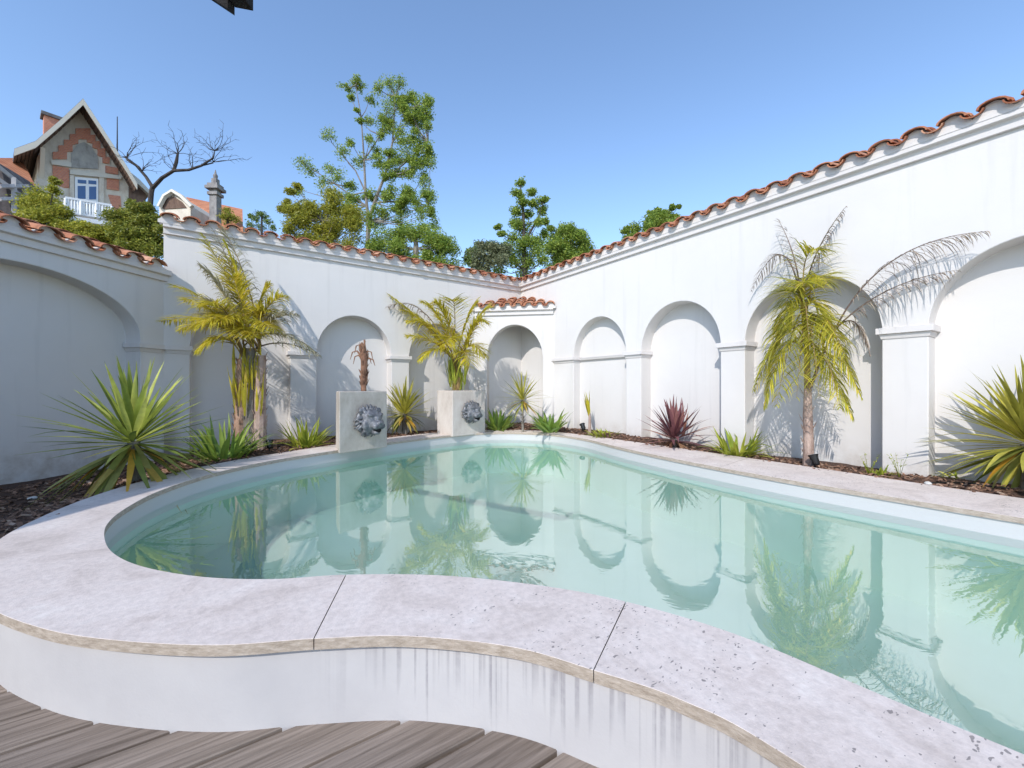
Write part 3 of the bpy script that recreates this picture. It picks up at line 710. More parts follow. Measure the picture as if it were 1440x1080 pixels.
# left palm: three trunks, yellow
lb_ = ground_at(347, 632); ORG[0] = lb_; lp = thing('clustered_palm', 'tall yellow-green palm with several fibrous trunks in the left corner', 'palm', lb_)
sc = 1 / F * (FWD.dot(lb_))
def pxl(px, py, f=0.0): return cf((px - 347) * sc, (632 - py) * sc, f)
for a, b, c, mat in (((336, 632), (339, 575), (341, 505), FIBRE), ((352, 634), (351, 570), (353, 490), BARK), ((365, 632), (366, 575), (367, 500), FIBRE_P)):
    trunk_mesh(lp, [pxl(*a) - UP * .1, pxl(*b), pxl(*c)], [.095, .08, .07], mat, 90)
tops = [pxl(342, 500), pxl(353, 485), pxl(367, 492)]
G = [((320, 430), (270, 425), -.1, -.2), ((348, 410), (345, 395), -.2, -.3), ((360, 430), (385, 440), -.1, -.1), ((330, 420), (300, 430), -.2, -.3), ((345, 440), (325, 470), -.5, -.7), ((362, 450), (372, 480), -.4, -.6), ((340, 400), (318, 360), 0, .05), ((375, 440), (412, 440), 0, .1), ((330, 400), (285, 330), 0, 0), ((318, 420), (232, 398), .05, .1), ((310, 440), (240, 455), -.1, -.2), ((340, 370), (302, 312), .1, .15), ((352, 400), (328, 345), -.1, -.2),
 ((372, 420), (398, 415), 0, .05), ((365, 440), (405, 470), -.2, -.3), ((380, 445), (442, 497), .05, .1), ((355, 420), (372, 395), .1, .15), ((325, 440), (285, 470), -.3, -.45),
 ((345, 425), (340, 440), -.4, -.7), ((335, 410), (310, 385), -.3, -.4), ((368, 450), (388, 480), -.35, -.5), ((338, 455), (310, 500), -.3, -.5), ((352, 440), (352, 460), -.45, -.65), ((330, 430), (262, 440), .15, .2)]
for i, (v, tp, fv, ft) in enumerate(G):
    frond(lp, tops[i % 3] + cf(0, rng.uniform(-.1, .2)), pxl(v[0], v[1], fv), pxl(tp[0], tp[1], ft), 72, .42, .014, PALM_P if i % 4 == 3 else PALM_Y, STALK, .9, .013)
frond(lp, pxl(352, 470), pxl(330, 380, .05), pxl(292, 318, .1), 30, .4, .014, PALM_P, DRYSTALK, 1.0, .014, .25, 'dry_leaflets')
frond(lp, pxl(360, 490), pxl(395, 470, .05), pxl(445, 500, .1), 30, .4, .014, PALM_P, DRYSTALK, .8, .014, .25, 'dry_leaflets')
m = MB()
for k in range(46):
    x = rng.uniform(331, 373); y0 = rng.uniform(500, 560); a = pxl(x, y0 + 30, rng.uniform(-.12, .05)); blade(m, a, cf(rng.uniform(-.12, .12), 1, rng.uniform(-.15, .1)), rng.uniform(.4, .75), .045, .1, 4, .4)
m.build('leaf_bases', PALM_Y, lp, smooth='all')

# ------------------------------------------------------------------ lion fountains
def lion_mesh():
    """lion face looking along -y, up z, about 0.44 across"""
    bm = bmesh.new()
    def ball(c, r, s=(1, 1, 1), rot=None):
        res = bmesh.ops.create_icosphere(bm, subdivisions=2, radius=r); M_ = Matrix.Translation(c) @ (rot or Matrix.Identity(4)) @ Matrix.Diagonal((*s, 1))
        bmesh.ops.transform(bm, matrix=M_, verts=res['verts'])
    ball((0, -.06, .0), .125, (1, .95, 1.12))                   # skull
    ball((0, -.155, -.035), .075, (1.0, 1.05, .72))             # muzzle
    ball((0, -.125, .03), .045, (.85, 1.5, .9))                 # nose bridge
    ball((0, -.225, -.012), .030, (1.15, .7, .75))              # nose tip
    for s in (-1, 1):
        ball((s * .034, -.195, -.048), .042, (1, .9, .85))      # whisker pads
        ball((s * .055, -.135, .062), .036, (1.25, .8, .6), Matrix.Rotation(s * -.35, 4, 'Y'))   # brow
        ball((s * .050, -.142, .036), .017)                     # eye
        ball((s * .088, -.095, -.035), .052, (.9, .8, 1.15))    # cheek
        ball((s * .105, -.045, .105), .036, (1, .6, 1.1))       # ear
    ball((0, -.150, -.118), .045, (1.0, 1.0, .55))              # lower jaw
    me = bpy.data.meshes.new('lion_head'); bmesh.ops.scale(bm, vec=(1.32, 1.3, 1.3), verts=bm.verts); bm.to_mesh(me); bm.free(); return me
def mane_mb():
    m = MB(); r = random.Random(4)
    m.tube([(0, .0, 0), (0, -.035, 0), (0, -.05, 0)], [.20, .195, .15], 28)
    for ring, (rad, n, L_, y0, w_) in enumerate(((.115, 15, .115, -.10, .05), (.135, 17, .12, -.065, .055), (.15, 20, .105, -.03, .058))):
        for k in range(n):
            a = 2 * math.pi * (k + .5 * ring) / n + r.uniform(-.06, .06); o = Vector((math.cos(a), 0, math.sin(a))); tw = Vector((-math.sin(a), 0, math.cos(a)))
            p0 = o * (rad - .03) + Vector((0, y0, 0)); cu = r.choice((-1, 1)) * .03
            pts = [p0, p0 + o * L_ * .4 + Vector((0, -.018, 0)) + tw * cu * .3, p0 + o * L_ * .75 + Vector((0, .0, 0)) + tw * cu, p0 + o * L_ * 1.02 + Vector((0, .03, 0)) + tw * cu * 1.7]
            m.tube(pts, [w_ * .34, w_ * .45, w_ * .34, w_ * .08], 6)
    return m
LME = lion_mesh(); LME.materials.append(LION); MANE = mane_mb()
mouth_m = M('dark_mouth', (.01, .01, .01), .8).m
def fountain(label, O, d, wid, dep, h, lion_pos, mat, taper=.0, scale=1.0, skew=0.0):
    """O: pool-side left bottom corner, d: unit vector along the front"""
    t = thing('lion_fountain', label, 'fountain', O); d = Vector((d[0], d[1], 0)).normalized(); nn = Vector((d.y, -d.x, 0))   # towards the pool
    m = MB(); bt = .05; w_ = .10
    P = lambda u, v, z: d * (u + skew * v) - nn * v + Vector((0, 0, z))
    m.box8([P(0, 0, -.03), P(wid, 0, -.03), P(wid, dep, -.03), P(0, dep, -.03), P(taper, taper, h), P(wid - taper, taper, h), P(wid - taper, dep, h), P(taper, dep, h)])
    blk = m.build('stone_block', mat, t, bevel=.014)
    so_ = MB(); so_.quad(P(w_, w_, h + .004), P(wid - w_, w_, h + .004), P(wid - w_, dep - w_, h + .004), P(w_, dep - w_, h + .004)); so_.build('soil_fill', SOIL, t)
    hd = bpy.data.objects.new('lion_head', LME); COL.objects.link(hd); hd.parent = t
    ang = math.atan2(d.y, d.x); hd.rotation_euler = (0, 0, ang); hd.location = P(lion_pos[0], -.028, lion_pos[1]); hd.scale = (scale,) * 3
    rm = hd.modifiers.new('remesh', 'REMESH'); rm.mode = 'VOXEL'; rm.voxel_size = .008; rm.use_smooth_shade = True
    sm = hd.modifiers.new('smooth', 'SMOOTH'); sm.iterations = 2
    mn = MANE.build('mane', LION, hd, smooth='all')
    mo = MB(); mo.tube([(0, -.16, -.112), (0, -.262, -.116)], [.044, .036], 10); mo.build('mouth', mouth_m, hd)
    return t, P
o1 = Vector((1.325, 6.33)); d1 = Vector((.937, .35)).normalized(); b1 = cw(-.47, .88).to_2d().normalized(); n1 = Vector((-d1.y, d1.x))
SKEW1 = b1.dot(d1) / b1.dot(n1)
f1, P1 = fountain('grey weathered stone fountain block with a lion head, holding the dead palm stump', Vector((1.325, 6.33, ZC)), (.937, .35), .84, .45, .87, (.47, .42), BLOCK, .004, 1.08, SKEW1)
f2, P2 = fountain('pale stone fountain block with a lion head and a live palm growing from it', Vector((3.60, 7.29, ZC)), (.985, .17), .84, .53, .87, (.42, .44), BLOCK2, .004, 1.0)
# dead stump palm in the first block
sp = f1.location + P1(.46, .26, .87); ds = thing('dead_palm_stump', 'rust-brown dead palm stump with curled leaf stubs on top of the grey fountain block', 'palm stump', sp)
m = MB(); pts = [cf(0, -.02), cf(-.01, .22), cf(.01, .42), cf(.0, .60), cf(.015, .76)]; m.tube(pts, [.042, .044, .054, .05, .012], 10)
for _ in range(60):
    z = rng.uniform(.05, .72); a = rng.uniform(0, 6.28); blade(m, dirv(a, 0) * .036 + UP * z, dirv(a, 1.1), rng.uniform(.06, .13), .04, .0, 3, .4)
m.build('trunk', RUST, ds, smooth=True)
m = MB()
for r_, u_, L_ in ((-.18, .62, 1), (-.12, .72, 1), (.12, .62, 1), (.10, .52, .7), (.02, .80, .6), (-.14, .55, 1), (.15, .5, .8)):
    m.tube([cf(0, .5), cf(r_ * .6, u_ + .02), cf(r_, u_), cf(r_ * 1.2, u_ - .12 * L_)], [.018, .014, .011, .004], 5)
m.build('leaf_stubs', RUST, ds, smooth=True)
# palm in the second block
pp = f2.location + P2(.30, .26, .87); ORG[0] = pp; p2 = thing('potted_palm', 'bushy yellow-green palm growing out of the pale fountain block', 'palm', pp)
sc = 1 / F * FWD.dot(pp)
def pxm(px, py, f=0.0): return cf((px - 627) * sc, (545 - py) * sc, f)
m = MB()
for k in range(44):
    a = pxm(rng.uniform(617, 639), rng.uniform(530, 547), rng.uniform(-.1, .1)); blade(m, a, cf(rng.uniform(-.3, .3), 1, rng.uniform(-.2, .2)), rng.uniform(.45, .8), .05, .1, 4, .4)
m.build('leaf_bases', LIME, p2, smooth='all')
trunk_mesh(p2, [pxm(627, 552), pxm(627, 530), pxm(628, 505)], [.10, .08, .05], STALK, 40)
G = [((600, 460), (528, 408), 0, .05), ((610, 430), (575, 418), .1, .15), ((615, 430), (598, 425), -.2, -.3), ((640, 430), (655, 420), .05, .1), ((650, 440), (668, 450), -.1, -.15), ((630, 420), (625, 425), -.3, -.5),
 ((605, 470), (560, 470), -.2, -.3), ((645, 460), (668, 500), -.2, -.35), ((612, 470), (580, 505), -.3, -.45), ((625, 450), (618, 490), -.4, -.65), ((640, 470), (650, 515), -.4, -.6), ((655, 430), (672, 425), .1, .2), ((590, 440), (545, 430), .1, .15), ((598, 440), (560, 450), -.15, -.2)]
for v, tp, fv, ft in G:
    frond(p2, pxm(627, 512) + cf(rng.uniform(-.08, .08), 0), pxm(v[0], v[1], fv), pxm(tp[0], tp[1], ft), 60, .50, .019, PALM_Y, STALK, .85, .015)
frond(p2, pxm(620, 500), pxm(580, 400, .0), pxm(527, 428, .05), 30, .42, .014, PALM_D, DRYSTALK, 1.2, .012, .25, 'dry_leaflets')

# ------------------------------------------------------------------ garden spotlights
def spot(label, px, py, aim, s=1.0, b=None):
    b = b or ground_at(px, py); t = thing('garden_spotlight', label, 'garden light', b, 'black spotlights in the planting beds'); aim = Vector(aim).normalized()
    m = MB(); m.tube([(0, 0, -.06), (0, 0, .05 * s)], .008 * s, 6); m.build('stake', BLACK, t)
    c = Vector((0, 0, .085 * s)); m = MB(); m.tube([c - aim * .055 * s, c - aim * .04 * s, c + aim * .03 * s, c + aim * .055 * s], [.022 * s, .034 * s, .038 * s, .050 * s], 14); m.build('lamp_head', BLACK, t, smooth=True)
    m = MB(); m.tube([c + aim * .0562 * s, c + aim * .0572 * s], .042 * s, 14); m.build('lens', GLASSY, t)
    m = MB(); sd = aim.cross(UP).normalized()
    m.tube([c + sd * .045 * s, c + sd * .045 * s - UP * .05 * s, c - sd * .045 * s - UP * .05 * s, c - sd * .045 * s], .005 * s, 5); m.build('bracket', BLACK, t)
    return t
spot('black spotlight at the foot of the slim feather palm', 1143, 656, cf(-.1, .9, .35), 1.15, bed_x(1146, 5.70))
spot('black spotlight in the left corner bed beside the clustered palm', 379, 634, cf(-.3, .8, .5), 1.1)
spot('black spotlight beside the single upright young cordyline', 820, 607, cf(-.2, .8, .5), 1.2, bed_x(820, 5.96))

# ================================================================== beyond the walls
def leaf_cloud(mb, c, r, n, size, flat=.8, r_=None):
    r_ = r_ or rng
    for _ in range(n):
        v = Vector((r_.gauss(0, 1), r_.gauss(0, 1), r_.gauss(0, 1))).normalized() * r * (r_.random() ** .45); v.z *= flat
        p = c + v; ax = Vector((r_.gauss(0, 1), r_.gauss(0, 1), r_.gauss(0, .6))).normalized(); b_ = ax.orthogonal().normalized()
        b_ = Matrix.Rotation(r_.uniform(0, 6.28), 3, ax) @ b_; s = size * r_.uniform(.6, 1.3)
        mb.add([p - ax * s, p + b_ * s * .42, p + ax * s, p - b_ * s * .42], [(0, 1, 2, 3)])
def tree(name, label, Y, stems, blobs, mat, bark, leaf, per, depth=.6, cat='tree', group='trees beyond the walls', base_z=-.1, sub=5, flat=.85, spray=.85):
    """stems: pixel polylines with radii in px at distance Y; blobs: (px, py, r px)"""
    k = Y / F; b0 = at(stems[0][0][0], 500, Y); b0.z = base_z; t = thing(name, label, cat, b0, group); r = random.Random(len(blobs) * 13 + int(Y * 7))
    m = MB()
    for s in stems:
        off = [r.uniform(-.5, .5) * depth * 6 * k * (i / len(s)) for i in range(len(s))]
        pts = [at(x, y, Y + o) - b0 for (x, y, rad), o in zip(s, off)]; rad = [q[2] * k for q in s]
        m.tube(pts, rad, 7)
    ends = [at(s[-1][0], s[-1][1], Y) for s in stems]
    nodes = [at(x, y, Y) for s in stems for (x, y, q) in s]
    m2 = MB()
    for (x, y, rp_) in blobs:
        c = at(x, y, Y + r.uniform(-1, 1) * depth * rp_ * k * 2.2)
        nd = min(nodes, key=lambda q: (q - c).length + (5 if q.z > c.z + .1 else 0)); mid = nd.lerp(c, .5) - UP * .12 * (c - nd).length
        m.tube([nd - b0, mid - b0, c - b0], [.9 * k, .6 * k, .25 * k], 4)
        for _ in range(sub):
            v = Vector((r.gauss(0, 1), r.gauss(0, 1), r.gauss(0, 1))).normalized() * rp_ * k * r.uniform(.35, spray); v.z *= flat
            m.tube([c - b0, c + v * .6 - b0 - UP * .03, c + v - b0], [.2 * k, .14 * k, .07 * k], 3)
            leaf_cloud(m2, c + v * .95 - b0, rp_ * k * 1.05, int(per * 1.6), leaf * .72, .8, r)
            leaf_cloud(m2, c + v * .5 - b0, rp_ * k * .9, int(per * .9), leaf * .72, .8, r)
    m.build('trunk', bark, t, smooth=True); m2.build('crown', mat, t)
    return t
def rb(n, x0, x1, y0, y1, r0, r1, seed, shape=None):
    r = random.Random(seed); o = []
    while len(o) < n:
        x, y = r.uniform(x0, x1), r.uniform(y0, y1)
        if shape and not shape(x, y): continue
        o.append((x, y, r.uniform(r0, r1)))
    return o
ell = lambda cx, cy, rx, ry: (lambda x, y: ((x - cx) / rx) ** 2 + ((y - cy) / ry) ** 2 < 1)
TB = [(487, 122, 6), (502, 112, 6), (507, 124, 6), (494, 137, 4), (520, 140, 6), (532, 125, 7), (547, 117, 8), (562, 117, 8), (582, 132, 7), (555, 137, 10), (545, 150, 10), (565, 150, 10), (580, 162, 8), (600, 165, 7), (592, 175, 8),
 (522, 172, 8), (545, 180, 9), (560, 185, 9), (572, 197, 10), (520, 197, 7), (495, 203, 6), (465, 192, 8), (480, 212, 7), (505, 228, 8), (572, 212, 9), (605, 212, 8), (590, 212, 8), (585, 232, 8), (605, 230, 7), (427, 227, 9), (437, 240, 8),
 (465, 237, 8), (477, 247, 8), (452, 255, 8), (495, 260, 8), (545, 235, 8), (560, 240, 8), (575, 245, 8), (597, 255, 7), (520, 270, 8), (545, 277, 7), (567, 280, 7), (585, 280, 8), (605, 280, 8), (575, 265, 7), (597, 302, 8), (610, 317, 8), (507, 170, 4), (503, 155, 3), (530, 215, 6), (500, 280, 7), (418, 266, 6), (560, 300, 6)]
tree('tall_tree', 'tall airy tree with thin pale stems behind the back wall', 18, [[(518, 470, 3.4), (517, 345, 3.2), (518, 310, 3)], [(518, 310, 2.4), (514, 270, 1.8), (512, 225, 1.3), (508, 165, .8), (500, 120, .4)], [(518, 310, 2.6), (530, 275, 2.2), (542, 245, 1.8), (552, 200, 1.3), (556, 135, .6)],
  [(514, 270, 1.2), (500, 240, .9), (466, 200, .4)], [(516, 290, 1.2), (470, 258, .8), (430, 232, .4)], [(538, 255, 1.2), (575, 225, .8), (602, 200, .4)], [(528, 285, 1.2), (570, 282, .8), (602, 290, .4)], [(512, 225, 1.0), (535, 190, .7), (560, 150, .4)]], TB + rb(85, 480, 608, 135, 320, 5, 8, 77, lambda x, y: abs(x - 562) < 44 or y > 250), T_MID, BARK, .066, 24, sub=6, spray=1.5)
tree('bushy_tree', 'rounded yellow-green bushy tree left of the tall airy tree', 15, [[(450, 470, 5), (455, 340, 4), (455, 310, 2)]], rb(60, 398, 512, 268, 360, 9, 14, 3, ell(455, 318, 56, 48)) + [(408, 270, 6), (398, 292, 6), (418, 262, 5), (404, 285, 5)], T_YEL, BARK, .062, 46)
tree('bushy_tree', 'dark green bushy tree under the right side of the tall airy tree', 15.5, [[(585, 470, 5), (585, 350, 4), (585, 330, 2)]], rb(64, 520, 645, 312, 390, 8, 13, 5, lambda x, y: y > 312 + abs(x - 570) * .35), T_MID, BARK, .062, 46)
tree('conifer', 'small dark conifer tip above the back wall left of the bushy tree', 17, [[(368, 400, 3), (368, 300, 1)]], [(366, 300, 5), (372, 306, 6), (360, 308, 6), (378, 312, 5), (352, 304, 4), (368, 318, 8), (352, 316, 6), (384, 320, 5)], T_DARK, BARK_D, .05, 24)
tree('tall_conifer', 'tall dark evergreen with several upright tips behind the corner bay', 17, [[(738, 480, 4), (738, 380, 3.5), (736, 300, 2), (732, 262, .8)], [(738, 340, 2), (755, 310, 1.2), (764, 285, .6)]],
  [(731, 257, 6), (728, 272, 7), (736, 285, 8), (748, 272, 6), (750, 286, 7), (764, 282, 6), (762, 296, 7), (728, 298, 8), (742, 302, 8), (757, 312, 8), (724, 314, 8), (768, 312, 6), (737, 320, 10), (722, 335, 10), (745, 340, 11), (712, 348, 10), (730, 352, 11), (755, 352, 11), (725, 370, 11), (745, 372, 11), (766, 330, 6), (704, 362, 9), (765, 365, 9), (735, 340, 10), (716, 360, 10), (742, 360, 11), (756, 340, 9), (728, 320, 9), (772, 380, 9), (700, 380, 10), (735, 385, 12), (706, 330, 5), (700, 318, 4)], T_MID, BARK_D, .068, 50, spray=1.0)
tree('olive_tree', 'pale grey-green olive left of the tall dark evergreen', 14, [[(685, 470, 3), (685, 360, 2)]], rb(16, 668, 708, 345, 385, 8, 11, 8), T_OLV, BARK, .06, 46)
tree('bushy_tree', 'small dark bushy tree at the low end of the back wall left of the olive', 16, [[(664, 470, 3), (664, 365, 2)]], [(662, 356, 7), (668, 352, 7), (656, 364, 6), (676, 348, 8), (688, 345, 8), (664, 370, 8)], T_DARK, BARK_D, .062, 44)
tree('round_tree', 'round dark green tree just right of the tall evergreen', 15, [[(797, 470, 3), (797, 350, 2)]], rb(40, 768, 826, 322, 385, 8, 11, 10, ell(798, 350, 30, 30)) + [(775, 322, 5), (800, 322, 6)], T_MID, BARK_D, .062, 46)
tree('spreading_tree', 'low wide tree top peeking over the long right wall', 13, [[(912, 470, 3), (912, 330, 2)]], rb(26, 880, 950, 298, 345, 6, 10, 11, lambda x, y: y > 325 - (x - 875) * .45) + [(925, 296, 5), (935, 300, 5), (945, 292, 4), (955, 290, 3), (915, 300, 4)], T_MID, BARK_D, .058, 44)
# shrubs right behind the left wall
tree('leafy_shrub', 'yellow-green shrub behind the left wall below the villa roof', 8.4, [[(62, 420, 5), (62, 320, 3)]], rb(26, 22, 108, 262, 335, 9, 14, 21, lambda x, y: abs(x - 58) < 36 and y > 272 + abs(x - 55) * .5) + [(78, 255, 5), (75, 266, 6)], T_YEL, BARK_D, .038, 46, group='shrubs behind the left wall')
tree('leafy_shrub', 'low shrub behind the left wall below the villa balcony', 8.2, [[(125, 420, 4), (125, 330, 3)]], rb(28, 90, 160, 318, 356, 8, 11, 22), T_YEL, BARK_D, .038, 46, group='shrubs behind the left wall')
tree('leafy_shrub', 'dense green shrub filling the corner where the left and back walls meet', 8.1, [[(190, 420, 5), (190, 320, 3)]], rb(44, 156, 226, 300, 354, 8, 12, 23) + [(184, 288, 7), (192, 294, 8), (210, 292, 7), (170, 304, 8)], m_leaf('shrub_leaf', [(0, (.12, .15, .025)), (.5, (.24, .27, .04)), (1, (.42, .39, .065))]), BARK_D, .038, 50, group='shrubs behind the left wall')
# bare tree
k = 12 / F; b0 = at(212, 500, 12); b0.z = -.1; bt = thing('bare_tree', 'leafless dark tree with two crooked limbs in front of the villa', 'tree', b0, 'trees beyond the walls')
m = MB(); tw = MB()
def limb(mb, pts, Y=12): mb.tube([at(x, y, Y + dz * .1) - b0 for x, y, r_, dz in pts], [r_ * .82 * k for x, y, r_, dz in pts], 7)
limb(m, [(208, 470, 5, 0), (210, 300, 4.2, 0), (213, 270, 3.6, 0), (215, 262, 3.4, 0)])
limb(m, [(215, 264, 3.0, 0), (205, 248, 2.5, 2), (192, 233, 2.3, 3), (180, 225, 2.4, 4), (176, 220, 1.2, 4)])
limb(m, [(214, 265, 3.2, 0), (228, 250, 2.8, -2), (244, 240, 2.5, -3), (265, 239, 2.1, -3), (283, 233, 1.8, -4), (300, 222, 1.3, -4), (302, 212, .6, -4)])
limb(m, [(244, 241, 2.4, -3), (248, 228, 2.6, -3), (250, 216, 1.6, -3)]); limb(m, [(283, 233, 1.3, -4), (300, 229, .9, -3)])
m.build('trunk', BARK_D, bt, smooth=True)
r = random.Random(5)
for (x, y) in [(178, 222)] * 9 + [(250, 216)] * 10 + [(302, 212)] * 12 + [(300, 228)] * 8 + [(200, 240)] * 8 + [(245, 240)] * 3 + [(270, 238)] * 5:
    a = r.uniform(.3, 2.8); x1, y1 = x, y; pts = [(x, y, .55, 0)]; L_ = r.uniform(5, 13)
    for j in range(4):
        a += r.uniform(-.5, .5); x1 += math.cos(a) * L_; y1 -= math.sin(a) * L_ * .8; pts.append((x1, y1, .42 - .09 * j, r.uniform(-5, 5)))
        if j: 
            b2 = a + r.choice((-1, 1)) * .8; limb(tw, [(x1, y1, .3, 0), (x1 + math.cos(b2) * L_ * .7, y1 - math.sin(b2) * L_ * .6, .12, 2)])
    limb(tw, pts)
tw.build('twigs', BARK_D, bt)

# ------------------------------------------------------------------ villa
mid = (-21.43, 20.75); vf, vn = cw(.616, .788), cw(.788, -.616)            # along the facade, out of the facade
VO = cw(*mid)
def fac(px, py, off=0.0):
    O = VO + vn * off; r_ = cw((px - CX) / F, 1, 0); s = O.dot(vn) / r_.dot(vn)
    p = r_ * s; p.z = CZ + (CY - py) / F * s; return p
STONE_V = m_stone('pale_villa_stone', (.52, .44, .35), (.64, .57, .47), (.72, .65, .56))
def m_brick():
    m = M('red_brick', rough=.9); b = m.N.new('ShaderNodeTexBrick'); b.inputs['Scale'].default_value = 5; b.inputs['Color1'].default_value = (.52, .14, .075, 1); b.inputs['Color2'].default_value = (.66, .23, .115, 1); b.inputs['Mortar'].default_value = (.42, .34, .28, 1); b.inputs['Mortar Size'].default_value = .03
    m.L.new(m.coord((1, 1, 1), (R(90), 0, math.atan2(vf.y, vf.x))), b.inputs['Vector']); m.color(b.outputs[0]); return m.m
BRICK = m_brick()
SLATE = m_stone('grey_roof_slate', (.10, .095, .095), (.15, .14, .14), (.2, .19, .18)); CREAM = M('cream_paint', (.62, .57, .48), .6).m; WHITE = M('white_paint', (.80, .80, .80), .45).m
BLUE = M('blue_window_glass', (.06, .12, .26), .08, .6).m; SOFFIT = m_bark('brown_soffit_boards', (.10, .06, .045), (.20, .13, .095))
def m_redroof():
    m = M('orange_roof_tiles', rough=.85); wv = m.N.new('ShaderNodeTexWave'); wv.inputs['Scale'].default_value = 2.2; m.L.new(m.coord((1, 1, 0.2), (0, 0, -.9)), wv.inputs['Vector'])
    m.color(m.mix(.5, m.ramp(m.noise(3, 5, .7), [(.3, (.34, .12, .06)), (.7, (.55, .24, .13))]), m.ramp(wv.outputs[0], [(0, .55), (.5, 1.0)]), 'MULTIPLY')); return m.m
REDROOF = m_redroof()
villa = thing('villa', 'ornate old villa with a steep red brick and stone gable above the left wall', 'house', VO)
def vb(mb, name, mat, parent=villa, **kw):
    mb.v = [tuple(Vector(v) - VO) for v in mb.v]; return mb.build(name, mat, parent, **kw)
m = MB(); wp = [fac(x, y) for x, y in ((52, 420), (52, 222), (60, 205), (117, 152), (160, 208), (181, 255), (181, 420))]; m.prism(wp, -vn * 5); vwall = vb(m, 'wall', STONE_V)
# roof: flared profile in facade coordinates, swept back
prof = [fac(x, y, 1.0) for x, y in ((20, 214), (50, 203), (86, 172), (117, 143), (140, 178), (162, 212), (180, 240), (193, 262))]
for i in range(len(prof)): pass
m = MB(); back = -vn * 6.4; th = UP * .16
for a, b in zip(prof, prof[1:]):
    m.box8([a, b, b + back, a + back, a + th, b + th, b + back + th, a + back + th])
roof = vb(m, 'roof', SLATE)
m = MB()
for a, b in zip(prof, prof[1:]):
    a2, b2 = a + vn * .02 - UP * .16, b + vn * .02 - UP * .16; m.box8([a2, b2, b2 - vn * .08, a2 - vn * .08, a2 + UP * .30, b2 + UP * .30, b2 - vn * .08 + UP * .30, a2 - vn * .08 + UP * .30])
vb(m, 'bargeboard', CREAM)
m = MB()
for a, b in zip(prof, prof[1:]):
    for f0 in range(5):
        p, q = a.lerp(b, f0 / 5) - vn * .1 - UP * .03, a.lerp(b, (f0 + .8) / 5) - vn * .1 - UP * .03
        m.box8([p - UP * .05, q - UP * .05, q - vn * 4 - UP * .05, p - vn * 4 - UP * .05, p, q, q - vn * 4, p - vn * 4])
vb(m, 'soffit', SOFFIT)
def panel(poly, d, name, mat, parent=villa, out=None):
    m = MB(); P_ = [fac(x, y) for x, y in poly]; m.prism([p + vn * d for p in P_], -vn * (d + .02)); return vb(m, name, mat, parent)
# stepped brick arch
o_ = [(74, 224), (74, 214), (82, 214), (82, 205), (90, 205), (90, 197), (98, 197), (98, 189), (106, 189), (106, 181), (127, 181), (127, 190), (134, 190), (134, 199), (141, 199), (141, 209), (148, 209), (148, 221), (154, 221), (154, 231), (144, 229), (144, 221), (137, 219), (137, 210), (130, 208), (130, 202), (122, 200), (122, 196), (110, 196), (110, 202), (102, 204), (102, 213), (94, 214), (94, 224)]
panel(o_, .06, 'brick_arch', BRICK)
for q in ([(74, 233), (97, 237), (97, 264), (90, 264), (74, 258)], [(148, 233), (166, 237), (166, 246), (148, 243)], [(150, 250), (167, 252), (167, 268), (150, 266)], [(152, 274), (169, 276), (171, 300), (160, 300)]): panel(q, .05, 'brick_panel', BRICK)
panel([(72, 226), (100, 230), (100, 236), (72, 232)], .12, 'string_course', CREAM); panel([(98, 240), (170, 248), (170, 253), (98, 246)], .14, 'string_course', CREAM)
panel([(100, 216), (108, 204), (118, 200), (128, 206), (138, 222), (138, 238), (100, 236)], .05, 'tympanum', m_stone('carved_stone', (.22, .21, .19), (.36, .34, .31), (.46, .43, .38)))
for (x0, x1) in ((98, 104), (139, 146)): panel([(x0, 247), (x1, 247), (x1, 300), (x0, 298)], .10, 'pilaster', STONE_V)
wn = panel([(105, 249), (138, 252), (138, 288), (105, 287)], .06, 'window', WHITE)
for q in ([(109, 253), (121, 254), (121, 259), (109, 258)], [(124, 254), (135, 255), (135, 260), (124, 259)], [(109, 262), (120, 262), (120, 280), (109, 280)], [(125, 263), (135, 263), (135, 281), (125, 281)]): panel(q, .075, 'pane', BLUE, wn)
bal = MB(); 
for (xa, ya, xb, yb_, th_) in ((92, 279, 157, 290, .10), (92, 299, 157, 309, .10)):
    a, b = fac(xa, ya, .9), fac(xb, yb_, .9); bal.box8([a, b, b - vn * .12, a - vn * .12, a + UP * th_, b + UP * th_, b - vn * .12 + UP * th_, a - vn * .12 + UP * th_])
for j in range(16):
    t_ = j / 15; a, b = fac(92 + 65 * t_, 299 + 10 * t_, .86), fac(92 + 65 * t_, 279 + 11 * t_, .86); w_ = .10 if j % 5 == 0 else .055
    bal.tube([a, a.lerp(b, .35), b], [w_ * .7, w_, w_ * .6], 6)
a, b = fac(92, 302, .9), fac(157, 312, .9); bal.box8([a - UP * .2, b - UP * .2, b - vn * .9 - UP * .2, a - vn * .9 - UP * .2, a, b, b - vn * .9, a - vn * .9])
vb(bal, 'balcony', WHITE, smooth=True)
for s in ((52, 222), ):
    m = MB(); a = fac(55, 218); m.prism([a, a - UP * 1.1, a + vn * .8 + UP * .1], vf * .15); vb(m, 'bracket', CREAM)
ch = MB(); c = at(75, 172, 22) - VO; ch.box(c, vf, vn, UP, -.35, .35, -.3, .3, -2.0, .1); cho = ch.build('chimney', BRICK, roof)
ch = MB(); ch.box(c, vf, vn, UP, -.45, .45, -.4, .4, .1, .26); ch.build('chimney_cap', SLATE, cho)
m = MB(); a = at(165, 262, 22.5); b = at(165, 164, 22.5); m.tube([a, b], [.05, .02], 5); vb(m, 'antenna', BARK_D)
